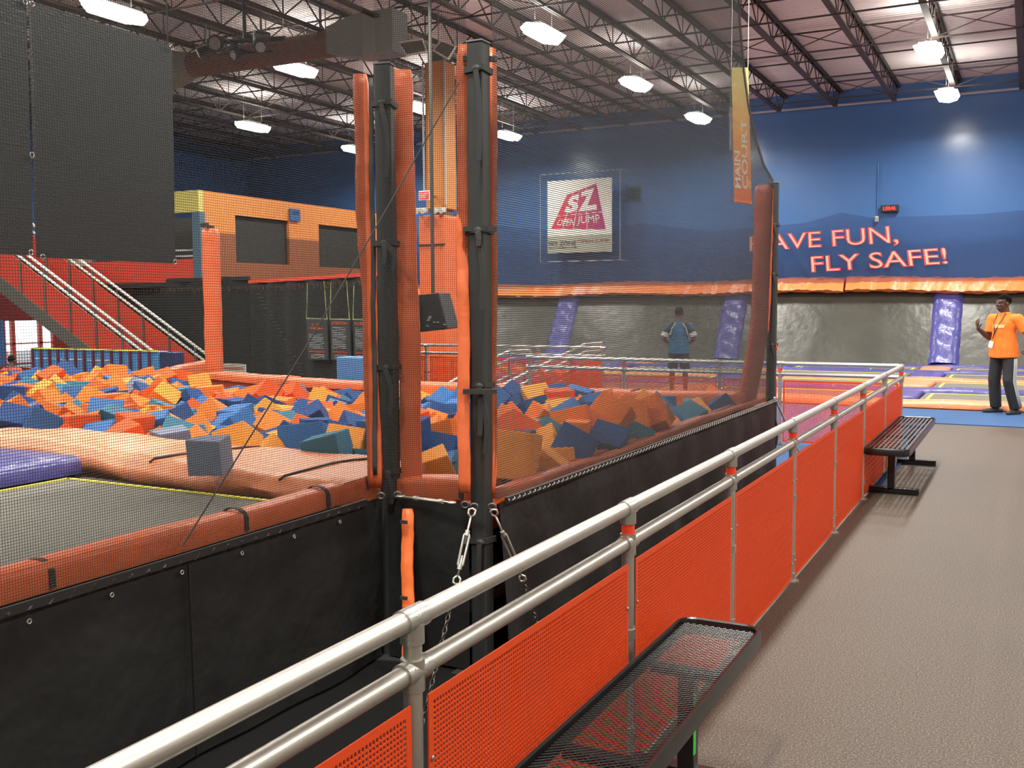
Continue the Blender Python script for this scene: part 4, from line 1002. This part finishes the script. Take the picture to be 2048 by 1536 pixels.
text_on(MB(), 'COURT', (XO+.065, y1_+.05, z2_-.14), (XO+.065, y2_-.05, z2_-.14), (XO+.065, y1_+.05, z2_-.05), (XO+.065, y2_-.05, z2_-.05), .02).build('words', BLACKP, s1)
# black net walls of the glow court
pA, pB_, pC = atd(268, 600, 23.0), atd(500, 600, 20.6), atd(800, 600, 14.9)
def oncurt(x, y, off=.12): # where the sight line meets the right net curtain
    n = Vector((pC.y-pB_.y, pB_.x-pC.x, 0)).normalized()
    if n.dot(CAM-pB_) < 0: n = -n
    d = ray(x, y); return CAM+d*((pB_+n*off-CAM).dot(n)/d.dot(n))
BN = mat('black_netting', (.006, .007, .006), .8, noise=.5, nscale=20)
mb = MB()
def wallp(a, b, z, name_, lab):
    d = Vector((b.x-a.x, b.y-a.y, 0)); L = d.length; n = Vector((d.y, -d.x, 0)).normalized()
    f = lambda u, v: Vector((a.x, a.y, 0))+d*u+n*.03*math.sin(u*L*6)+Vector((0, 0, z*(1-v)))
    return tag(MB().grid(f, int(L*10), 2).build(name_, BN, smooth=True), lab, 'net curtain')
w1 = wallp(pA, pB_, 2.24, 'black_net_curtain', 'black net wall behind the pit, left part below the orange room')
w2 = wallp(pB_, pC, 2.16, 'black_net_curtain', 'black net wall behind the pit, right part with the red top bar and hanging notices')
MB().bar((pB_.x, pB_.y, 2.16), (pC.x, pC.y, 2.16), .06, .06).build('top_bar', mat('bright_red_bar', (.85, .08, .04), .45), w2)
mb = MB(); mb.bar((pA.x, pA.y, 2.24), (pB_.x, pB_.y, 2.24), .05, .08); mb.build('top_bar', BLACKP, w1)
def tassels(a, b, root, seed):
    mb = MB(); r_ = random.Random(seed); n = 70
    for k in range(n): t = (k+.5)/n; p = Vector((a.x+(b.x-a.x)*t, a.y+(b.y-a.y)*t-.05, 2.08)); mb.tube([p, p+Vector((r_.uniform(-.04, .06), 0, -r_.uniform(.06, .13)))], .006, 4)
    mb.build('loose_cords', mat('brown_cord', (.10, .05, .04), .7), root)
tassels(pA, pB_, w1, 1); tassels(pB_, pC, w2, 2)
# rungs seen on the black wall
mb = MB(); r_ = random.Random(3)
for k in range(24):
    t = k/23; x = 515+t*85+r_.uniform(-5, 5); y = 588+t*160; p = oncurt(x, y, .06); mb.bar(p, p+sd*r_.uniform(.06, .12), .010, .014)
tag(mb.build('rope_ladder', mat('faint_grey', (.06, .06, .06), .6)), 'faint dark rope ladder slanting down the black net wall', 'ladder')
# notices
def notice(x0, y0, x1, y1, D, heads, lab, orange_first):
    a, b, c_, d_ = oncurt(x0, y0), oncurt(x1, y0+1), oncurt(x1+2, y1+1), oncurt(x0+2, y1)
    o = thing('notice_board', lab, 'notice board', d_); n = (b-a).cross(d_-a).normalized()
    if n.dot(CAM-a) < 0: n = -n
    MB().prism([a, b, c_, d_], -n*.02).build('panel', mat('dark_grey_board', (.045, .05, .05), .5), o)
    B = lambda u, v: (d_*(1-u)+c_*u)*(1-v)+(a*(1-u)+b*u)*v+n*.006
    for (t, u0, u1, v0, v1) in heads: text_on(MB(), t, B(u0, v0), B(u1, v0), B(u0, v1), B(u1, v1), .012).build('heading', TAPE2, o)
    mb = MB(); r_ = random.Random(int(x0)); v = .62 if len(heads) > 1 else .80
    while v > .26: mb.add([B(.12, v), B(r_.uniform(.6, .86), v), B(.86, v+.012), B(.12, v+.012)], [(0, 1, 2, 3)]); v -= .042
    v = .12
    while v > .03: mb.add([B(.2, v), B(.85, v), B(.85, v+.014), B(.2, v+.014)], [(0, 1, 2, 3)]); v -= .04
    mb.build('print_lines', LIGHTG, o)
    MB().add([B(.1, .18), B(.88, .18), B(.88, .22), B(.1, .22)], [(0, 1, 2, 3)]).build('red_band', mat('red_band', (.45, .05, .03), .6), o)
    MB().prism([a, b, b+Vector((0, 0, .02)), a+Vector((0, 0, .02))], -n*.02).build('top_edge', mat('yellow_green_edge', (.30, .34, .16), .6), o)
    mb = MB(); ta, tb = oncurt(x0+2, 566, .05), oncurt(x1-6, 562, .05); mb.cyl(a, ta, .006, 5).cyl(b, tb, .006, 5); mb.build('hanging_cord', mat('lime_cord', (.30, .36, .10), .6), o)
TAPE2 = mat('orange_print', (.80, .13, .03), .6)
notice(613, 638, 654, 719, 16.3, [('GLOW', .28, .70, .84, .90), ('WARNING', .16, .84, .74, .81)], 'dark notice board headed GLOW WARNING, left of the three hanging on the black wall', True)
notice(660, 639, 699, 720, 15.9, [('ATTENTION', .08, .88, .88, .95)], 'dark notice board with an orange heading, middle of the three hanging on the black wall', False)
notice(706, 640, 745, 722, 15.5, [('WARNING', .08, .95, .88, .95)], 'dark notice board on the black wall, right of the three, partly behind the near post', False)
# blue padded block standing on the back rim
o_ = atd(672, 714, 11.3); p_ = atd(728, 772, 11.1)
tag(MB().span((o_.x, 9.35, .02), (onx(728, 740, o_.x+.55).x if False else o_.x+.33, 9.65, ony(700, 713, 9.35).z)).build('blue_pad', LBLUE, bevel=.015), 'light blue upright pad standing behind the back rim of the pit', 'pad')
a = ony(672, 714, 9.35); b = ony(728, 714, 9.35)
bpy.data.objects['blue_pad'].data.clear_geometry()
me = bpy.data.objects['blue_pad'].data; t_ = MB().span((a.x, 9.35, .0), (b.x, 9.6, a.z)); me.from_pydata([tuple(v) for v in t_.v], [], t_.f); me.materials.clear(); me.materials.append(LBLUE)
a = ony(440, 727, 10.6); b = ony(490, 756, 10.6)
o = thing('low_sign', 'low pale board with faint red writing right of the slim padded post', 'sign', (a.x, 10.6, 0))
MB().span((a.x, 10.6, b.z-.3), (b.x, 10.63, a.z)).build('board', mat('pale_grey_green', (.36, .40, .34), .6), o)
MB().span((a.x+.04, 10.592, a.z-.07), (b.x-.03, 10.598, a.z-.045)).build('writing', mat('faint_red', (.35, .12, .10), .6), o)
MB().span((a.x+.02, 10.605, 0), (a.x+.05, 10.63, b.z-.3)).span((b.x-.05, 10.605, 0), (b.x-.02, 10.63, b.z-.3)).build('leg', GREY, o)
# pink-white panels near landing
a, b = ony(232, 524, 16.9), ony(277, 556, 16.9)
tag(MB().span((a.x, 16.9, b.z), (b.x, 16.93, a.z)).build('wall_panel', mat('pinkish_panel', (.42, .25, .24), .6)), 'pale pink panel beside the top of the stairs', 'panel')

# ================================================================== COLUMN, SPEAKERS, SCOREBOARD
YC = 17.8
a, b = ony(848, 125, YC), ony(888, 125, YC); a3, b3 = ony(840, 432, YC), ony(893, 432, YC); a4, b4 = ony(838, 720, YC), ony(893, 720, YC)
cl = thing('padded_column', 'tall orange padded building column behind the two near posts', 'column', ((a.x+b.x)/2, YC, 0))
MB().span((a.x+.06, YC+.06, 0), (b.x-.06, YC+.40, 6.9)).build('steel_core', GREY, cl)
MB().span((a.x, YC, a3.z+.12), (b.x, YC+.46, a.z)).build('upper_cladding', mat('orange_cladding', (.62, .24, .06), .5), cl, bevel=.03)
MB().span((a3.x, YC-.08, .0), (b3.x, YC+.52, a3.z)).build('column_pad', VINYL, cl, bevel=.06)
mb = MB(); zz = ony(860, 490, YC).z; mb.box(((a3.x+b3.x)/2, YC-.09, zz), (b3.x-a3.x+.02, .03, .03)); mb.build('strap', STRAP, cl)
mb = MB(); mb.cyl((a.x-.02, YC-.02, a3.z+.5), (a.x-.02, YC-.02, a.z), .02, 6).cyl((b.x+.02, YC-.02, a3.z+.2), (b.x+.02, YC-.02, a.z), .02, 6); mb.build('conduit', LIGHTG, cl)
for xa_, ya2 in ((843, 421), (880, 420)):
    p = ony(xa_, ya2, YC-.12); o = thing('emergency_light', 'pale twin emergency light at the %s of the padded column' % ('left' if xa_ < 860 else 'right'), 'emergency light', p)
    MB().box(p, (.26, .1, .10)).build('case', mat('cream_plastic', (.55, .53, .42), .5), o, bevel=.02)
    mb = MB()
    for s in (-1, 1): mb.cyl(p+Vector((s*.08, -.05, -.02)), p+Vector((s*.08, -.10, -.03)), .055, 12)
    mb.build('head', WHITE, o, smooth=True, auto=40)
p = ony(848, 391, YC-.3); ex = thing('exit_sign', 'glowing red EXIT sign at the left of the padded column', 'exit sign', p)
MB().box(p+Vector((0, .03, 0)), (.27, .05, .20)).build('case', WHITE, ex, bevel=.01)
MB().box(p+Vector((0, 0, 0)), (.22, .012, .15)).build('face', EXITM, ex)
text_on(MB(), 'EXIT', p+Vector((-.085, -.01, -.045)), p+Vector((.085, -.01, -.045)), p+Vector((-.085, -.01, .045)), p+Vector((.085, -.01, .045)), .02).build('letters', WHITE, ex)
MB().cyl(p+Vector((.0, .04, .0)), p+Vector((.12, .36, .0)), .012, 6).build('bracket_arm', GREY, ex)
# scoreboard-like black box on a drop pole
YD = 13.2
q4 = [ony(x, y, YD) for x, y in ((834, 590), (877, 585), (896, 657), (834, 664))]
sb = thing('hanging_box', 'black tapered box hanging on a thin ceiling pole between the near posts', 'hanging box', q4[3])
MB().prism(q4, (0, .35, 0)).build('box', BLACKP, sb, bevel=.015)
mb = MB(); r_ = random.Random(8)
for k in range(7): pz = q4[3].lerp(q4[2], r_.uniform(.3, .9))+Vector((0, -.006, r_.uniform(.03, .22))); mb.box(pz, (.05, .004, .02))
mb.build('sticker', mat('grey_sticker', (.25, .25, .24), .5), sb)
pp_ = ony(866, 590, YD+.15); MB().cyl((pp_.x, YD+.15, pp_.z), (pp_.x, YD+.15, ZC), .028, 10).build('drop_pole', mat('grey_pole', (.045, .045, .04), .6), sb)
def speaker_panel(pts, Y, lab):
    P = [ony(x, y, Y) for x, y in pts]; o = thing('floodlight', lab, 'floodlight', P[0]); mb = MB()
    mb.prism(P, (0, .06, .0)); mb.build('panel', GREY, o); mb = MB(); mb.tube([p+Vector((0, -.01, 0)) for p in P], .022, 6, closed=True); mb.build('rim', mat('pale_rim', (.70, .68, .58), .5), o)
    MB().cyl((P[0]+P[1])/2+Vector((0, .03, 0)), Vector(((P[0].x+P[1].x)/2, Y+.03, ZC)), .008, 6).build('hanger', GREY, o)
speaker_panel([(799, 86), (845, 78), (854, 103), (814, 111)], 15.2, 'left pale-rimmed square floodlight hanging above the padded column')
speaker_panel([(867, 101), (883, 81), (912, 93), (897, 118)], 15.2, 'right pale-rimmed square floodlight hanging above the padded column')
# white notice sheet
p = ony(911, 668, 20.59); tag(MB().box(p, (.24, .02, .42)).build('notice_sheet', WHITE), 'white paper notice seen just left of the taller dark post', 'notice')
tag(MB().span((ony(896, 600, 20.6).x, 20.6, 0), (ony(925, 600, 20.6).x, 20.75, 1.9)).build('dark_door', mat('dark_panel', (.05, .05, .045), .5)), 'dark grey upright panel behind the white paper notice', 'panel')
# ducts and gear under the roof
yd, zd = 15.7, 6.62; xa_, xb_ = ony(385, 100, yd).x, ony(672, 60, yd).x
dc = thing('air_duct', 'maroon round air duct under the roof joists with pale grey ends', 'air duct', ((xa_+xb_)/2, yd, zd))
MB().cyl((xa_, yd, zd), (xb_, yd, zd), .25, 28).build('pipe', DUCT, dc, smooth=True, auto=40)
MB().tube([(xa_, yd, zd), (xa_-.5, yd, zd-.03), (xa_-1.2, yd, zd-.05)], [.26, .38, .40], 24).build('end_cone', DUCTG, dc, smooth=True, auto=40)
x2_ = ony(800, 60, yd).x
MB().prism([(xb_-.05, yd-.25, zd-.22), (xb_+.6, yd-.25, zd-.36), (x2_, yd-.25, zd-.36), (x2_, yd-.25, zd+.40), (xb_+.6, yd-.25, zd+.40), (xb_-.05, yd-.25, zd+.25)], (0, .5, 0)).build('plenum', DUCTG, dc)
for t in (.1, .5, .9): MB().box((xa_+(xb_-xa_)*t, yd, (zd+ZC)/2+.12), (.03, .03, ZC-zd-.25)).build('hanger', GREY, dc)
p = onz(490, 92, 5.9)
gl = thing('rigging_cluster', 'dark cluster of stage lights and rigging hanging in front of the maroon duct', 'stage lights', p)
mb = MB(); mb.tube([p+Vector((-.75, -.1, .12)), p+Vector((.75, .1, .05))], .04, 10); mb.tube([p+Vector((-.6, 0, -.05)), p+Vector((.6, 0, -.15))], .025, 8); mb.cyl(p+Vector((0, 0, .1)), p+Vector((0, 0, ZC-5.9)), .03, 8); mb.build('truss_bar', BLACKP, gl)
for i, (dx, dzz, r2) in enumerate(((-.60, .02, .10), (-.38, .06, .14), (-.12, -.02, .10), (.12, -.14, .09), (.38, -.03, .11), (.62, .04, .10))):
    c = p+Vector((dx, -.12, dzz)); q2 = c+Vector(((-.8, .2, .6, -.2, .9, -.5)[i], -.75, (-.5, -.2, -.9, -.3, -.6, -.1)[i])).normalized()*.24
    h = MB().tube([c, q2], [r2*.7, r2], 16).build('stage_lamp', BLACKP, gl, smooth=True, auto=40)
    MB().tube([q2, q2+(q2-c)*.06], r2*.72, 16).build('lens', mat('dull_lens', (.22, .22, .21), .3), h)
# top-left small duct shapes
mb = MB(); a = onz(350, 100, 6.6)
# hanging orange cord rail behind right net: white conduit stub beside banner
p = ony(1461, 300, 15.5); tag(MB().cyl(ony(1461, 215, 15.5), p, .018, 8).cyl(ony(1461, 215, 15.5), Vector((ony(1461, 215, 15.5).x, 15.5, 6.9)), .006, 6).build('hanging_tube', mat('pale_tube', (.30, .33, .33), .5)), 'thin pale tube hanging just left of the orange banner', 'tube')

# ================================================================== PEOPLE
def remesh(o, vox, it=4):
    q = o.modifiers.new('r', 'REMESH'); q.mode = 'VOXEL'; q.voxel_size = vox; q.use_smooth_shade = True
    q = o.modifiers.new('sm', 'SMOOTH'); q.factor = .5; q.iterations = it; return o
def hand(mb, W, D, Pn, curl=.5, thumb=1):
    """W wrist, D direction of hand, Pn palm normal"""
    D = D.normalized(); Pn = (Pn-D*Pn.dot(D)).normalized(); S = D.cross(Pn)*thumb
    mb.ell(W+D*.045, (.022, .022, .022)); 
    for k in range(4): mb.cap(W+D*.005, W+D*.085+S*(.030-.02*k), .016, .0125, 8)
    for k, ln in enumerate((.070, .080, .074, .058)):
        b = W+D*.088+S*(.031-.0205*k); d = D; p = b
        for j in range(3):
            d = (d*math.cos(curl*.6)+Pn*math.sin(curl*.6)).normalized() if j == 0 else (d+Pn*curl*.55).normalized()
            q_ = p+d*ln*(.45, .32, .23)[j]; mb.cap(p, q_, .0095-.001*j, .009-.001*j, 8); p = q_
    t0 = W+D*.025+S*.028; t1 = t0+(D*.6+S*.75+Pn*.3).normalized()*.042; t2 = t1+(D*.9+S*.25+Pn*.35).normalized()*.032
    mb.cap(t0, t1, .014, .0115, 8); mb.cap(t1, t2, .0115, .0095, 8)
def person(loc, rz, Hh, label, J, dress):
    k = Hh/1.78; o = thing('person', label, 'person', loc, rz=rz)
    off = Vector(loc)
    V = lambda p: off+Vector(p)*k
    def B(nm, mbv, m, **kw):
        return mbv.build(nm, m, o, smooth=True, **kw)
    b = MB(); hd = J['head']
    # head facing -Y local, turned by head yaw
    hr = Matrix.Rotation(J.get('hyaw', 0), 3, 'Z'); hc = Vector(hd)
    HS = 1.07
    def hp(p): return V(hc+hr @ (Vector(p)*HS))
    b.ell(hp((0, .012, .035)), (.081*k, .100*k, .096*k), hr); b.ell(hp((0, -.018, -.035)), (.065*k, .074*k, .086*k), hr)
    b.cap(hp((0, -.050, -.085)), hp((0, -.040, -.080)), .030*k, .034*k)
    b.cap(hp((-.022, -.058, -.06)), hp((.022, -.058, -.06)), .024*k, .024*k)
    b.tube([hp((0, -.085, .02)), hp((0, -.105, -.018)), hp((0, -.096, -.030))], [.010*k, .017*k, .014*k], 8)
    for s in (-1, 1):
        b.ell(hp((s*.018, -.094, -.026)), (.011*k,)*3); b.ell(hp((s*.034, -.078, .030)), (.024*k, .012*k, .010*k), hr)
        b.ell(hp((s*.078, .008, -.005)), (.012*k, .022*k, .034*k), hr); b.ell(hp((s*.040, -.066, -.02)), (.022*k, .018*k, .018*k))
    b.ell(hp((0, -.088, -.056)), (.026*k, .012*k, .008*k), hr); b.ell(hp((0, -.086, -.070)), (.024*k, .012*k, .009*k), hr)
    nk = Vector(J['neck']); b.cap(V(nk+Vector((0, .015, -.04))), hp((0, .012, -.05)), .068*k, .062*k)
    for s, nm in ((1, 'L'), (-1, 'R')):
        sh, el, wr = (Vector(J[q+nm]) for q in ('sh', 'el', 'wr'))
        b.cap(V(sh), V(el), .052*k, .040*k); b.cap(V(el), V(el.lerp(wr, .35)), .041*k, .043*k); b.cap(V(el.lerp(wr, .35)), V(wr), .043*k, .026*k)
        hd_ = Vector(J['hd'+nm]); hand(b, V(wr), hd_, Vector(J['pn'+nm]), J.get('curl'+nm, .5), J.get('th'+nm, 1))
        hp_, kn, an = (Vector(J[q+nm]) for q in ('hip', 'kn', 'an'))
        b.cap(V(hp_), V(kn), .085*k, .058*k); b.cap(V(kn), V(kn.lerp(an, .3)), .055*k, .060*k); b.cap(V(kn.lerp(an, .3)), V(an), .060*k, .036*k)
    ch, pe = Vector(J['chest']), Vector(J['pelvis'])
    b.cap(V((Vector(J['shL'])+Vector(J['shR']))/2+Vector((0, 0, -.03))), V(ch), .09*k, .125*k); b.ell(V(ch), (.155*k, .11*k, .16*k)); b.cap(V(ch), V(pe), .12*k, .125*k)
    for nm in ('L', 'R'): b.cap(V(ch+Vector((0, 0, .12))), V(J['sh'+nm]), .07*k, .055*k); b.cap(V(pe), V(J['hip'+nm]), .11*k, .09*k)
    body = remesh(B('body', b, SKIN), .0075*k, 2)
    # face details
    e = MB(); p_ = MB()
    for s in (-1, 1): e.ell(hp((s*.030, -.080, .016)), (.0115*k, .008*k, .0050*k), hr, 12, 8); p_.ell(hp((s*.031, -.0865, .016)), (.0055*k,)*3, None, 8, 6)
    e.build('eyes', mat('eye_white', (.30, .27, .24), .4), o, smooth=True); p_.build('irises', HAIR, o, smooth=True)
    h = MB(); h.ell(hp((0, .016, .044)), (.087*k, .104*k, .096*k), hr, 20, 14); hb = h.build('hair', HAIR, o, smooth=True)
    bmx = bmesh.new(); bmx.from_mesh(hb.data)
    cc = hp((0, 0, 0))-WL[o.name]
    dele = [v for v in bmx.verts if (lambda q: q.z < (.052 if q.y < -.03 else -.005 if q.y > .0 else .02)*k and True)(hr.inverted() @ (v.co-cc))]
    bmesh.ops.delete(bmx, geom=dele, context='VERTS'); bmx.to_mesh(hb.data); bmx.free()
    # shirt
    t = MB(); f = dress.get('fit', 1.12)
    t.ell(V(ch+Vector((0, 0, .02))), (.185*k, .135*k, .19*k)); t.tube([V(ch+Vector((0, 0, .05))), V(ch.lerp(pe, .5)), V(pe+Vector((0, 0, .03))), V(pe+Vector((0, 0, -dress['hem'])))], [.155*k, .158*k, .168*k, .172*k], 24)
    for s3 in (-1, 1): t.tube([V(ch+Vector((s3*.03, 0, -.05))), V(pe+Vector((s3*.065, 0, 0))), V(pe+Vector((s3*.075, 0, -dress['hem'])))], [.135*k, .145*k, .150*k], 20)
    for nm in ('L', 'R'):
        sh, el = Vector(J['sh'+nm]), Vector(J['el'+nm]); t.cap(V(ch+Vector((0, 0, .13))), V(sh), .085*k, .075*k)
        se = sh.lerp(el, dress['sleeve']); t.tube([V(sh), V(se)], [.078*k, .084*k], 16); t.ell(V(sh), (.079*k,)*3)
    t.cap(V(nk+Vector((0, .012, -.075))), V(nk+Vector((0, .010, -.045))), .092*k, .078*k)
    sh_ = remesh(B('shirt', t, dress['shirt']), .012*k, 3)
    # trousers
    t = MB(); t.cap(V(pe+Vector((0, 0, .0))), V((Vector(J['hipL'])+Vector(J['hipR']))/2), .13*k, .13*k)
    for nm in ('L', 'R'):
        hp_, kn, an = (Vector(J[q+nm]) for q in ('hip', 'kn', 'an'))
        t.cap(V(pe), V(hp_), .10*k, .10*k)
        if dress['legs'] == 'long': t.tube([V(hp_), V(kn), V(kn.lerp(an, .5)), V(an+Vector((0, 0, .0)))], [.100*k, .088*k, .086*k, .080*k], 16)
        else: t.tube([V(hp_), V(hp_.lerp(kn, .95))], [.112*k, .10*k], 16)
    tr = remesh(B('trousers', t, dress['pants']), .013*k, 3)
    if dress['legs'] == 'long':
        mb = MB(); hp_, kn, an = (Vector(J[q+'L']) for q in ('hip', 'kn', 'an'))
        for s2 in (-.018, .006, .030):
            pts = [V(hp_.lerp(kn, .22)+Vector((.094, s2, .0))), V(hp_.lerp(kn, .5)+Vector((.097, s2, 0))), V(kn+Vector((.090, s2, 0))), V(kn.lerp(an, .5)+Vector((.086, s2, 0))), V(an+Vector((.078, s2, .03)))]
            mb.tube(pts, .0085*k, 6)
        mb.build('side_stripe', LIGHTG, o, smooth=True)
    for nm in ('L', 'R'):
        an = Vector(J['an'+nm]); fd = Vector(J['ft'+nm]).normalized(); s = MB()
        g_ = Vector((an.x, an.y, .035)); s.cap(V(g_-fd*.07), V(g_+fd*.03), .046*k, .050*k); s.cap(V(g_+fd*.03), V(g_+fd*.17), .050*k, .040*k); s.cap(V(Vector((an.x, an.y, .09))), V(g_), .042*k, .042*k)
        sh2 = remesh(B('shoe', s, dress['shoes']), .010*k, 2)
    return o, V, hp
J1 = dict(head=(-.015, -.02, 1.640), hyaw=R(-14), neck=(0, 0, 1.52), chest=(0, 0, 1.28), pelvis=(.0, .0, 1.0),
  shL=(.205, .03, 1.415), elL=(.34, .10, 1.16), wrL=(.24, .24, .99), hdL=(-.5, .2, -.4), pnL=(-.3, -.9, 0), curlL=.8, thL=1,
  shR=(-.195, -.02, 1.415), elR=(-.20, -.07, 1.13), wrR=(-.22, -.29, 1.27), hdR=(.02, -.25, .95), pnR=(.3, .9, .2), curlR=.55, thR=-1,
  hipL=(.10, .01, .93), knL=(.15, -.05, .50), anL=(.19, .06, .09), ftL=(.1, -1, 0),
  hipR=(-.10, .0, .93), knR=(-.12, -.03, .50), anR=(-.12, .02, .09), ftR=(-.35, -1, 0))
mx_, my_ = onz(2003, 828, 0).x, 16.62
o1, V1, hp1 = person((mx_, my_, .0), R(-38), 1.79, 'man in orange T-shirt and black trousers, one hand raised, at the trampoline court edge', J1,
  dict(shirt=SHIRT, pants=TROUS, shoes=BLACKP, sleeve=.72, hem=.16, legs='long'))
# lanyard, badge and chest print
mb = MB(); mb.tube([V1((-.075, -.055, 1.50)), V1((-.07, -.14, 1.36)), V1((-.035, -.165, 1.22)), V1((-.06, -.172, 1.12))], .006, 6); mb.tube([V1((.06, -.055, 1.50)), V1((.045, -.15, 1.36)), V1((-.02, -.165, 1.24)), V1((-.06, -.172, 1.12))], .006, 6); mb.build('lanyard', BLACKP, o1)
MB().box(V1((-.075, -.180, 1.04)), (.075, .008, .10), Matrix.Rotation(.3, 3, 'Y')).build('badge', WHITE, o1)
mb = MB(); mb.grid(lambda u, v: V1((-.085+.19*u, -.158+.10*(u-.5)**2, 1.285+.045*v)), 8, 1); mb.build('chest_print', mat('pale_print', (.85, .62, .30), .6), o1, solid=.004)
J2 = dict(head=(0, -.03, 1.655), hyaw=0, neck=(0, 0, 1.51), chest=(0, 0, 1.28), pelvis=(0, 0, 1.0),
  shL=(.20, 0, 1.41), elL=(.30, .02, 1.15), wrL=(.19, -.20, 1.04), hdL=(-.4, -.6, -.1), pnL=(-.5, .3, .8), curlL=.6, thL=1,
  shR=(-.20, 0, 1.41), elR=(-.30, .02, 1.15), wrR=(-.19, -.20, 1.04), hdR=(.4, -.6, -.1), pnR=(.5, .3, .8), curlR=.6, thR=-1,
  hipL=(.09, 0, .92), knL=(.13, -.02, .50), anL=(.14, .02, .09), ftL=(.1, -1, 0), hipR=(-.09, 0, .92), knR=(-.13, -.02, .50), anR=(-.14, .02, .09), ftR=(-.1, -1, 0))
g = onz(1357, 793, 0)
o2, V2, hp2 = person((g.x, g.y, .0), R(180+18), 1.60, 'person in a blue top with pale sleeves seen from behind, standing beyond the foam pit', J2,
  dict(shirt=BSHIRT, pants=JEANS, shoes=BLACKP, sleeve=.75, hem=.14, legs='short'))
mb = MB()
for s in (-1, 1):
    sh, el = Vector((s*.20, 0, 1.41)), Vector((s*.30, .02, 1.15)); mb.tube([V2(sh.lerp(el, .42)), V2(sh.lerp(el, .80))], [.084*.9, .088*.9], 16)
    mb.tube([V2((s*.07, .125, 1.47)), V2((s*.135, .13, 1.38)), V2((s*.175, .10, 1.24))], .012, 8)
mb.build('pale_sleeve', LIGHTG, o2, smooth=True, auto=60)
mb = MB()
for s in (-1, 1): mb.cap(V2((s*.15, 0, 1.42)), V2(Vector((s*.20, 0, 1.41)).lerp(Vector((s*.30, .02, 1.15)), .40)), .078, .082, 16)
remesh(mb.build('black_shoulder', BLACKP, o2, smooth=True), .015, 2)
J3 = dict(J2)
g = atd(22, 716, 14.0)
o3, V3, hp3 = person((g.x, g.y, 0), R(200), 1.0, 'person in dark red seen small against the bright window at the left edge', J3, dict(shirt=REDW, pants=JEANS, shoes=BLACKP, sleeve=.75, hem=.14, legs='long'))
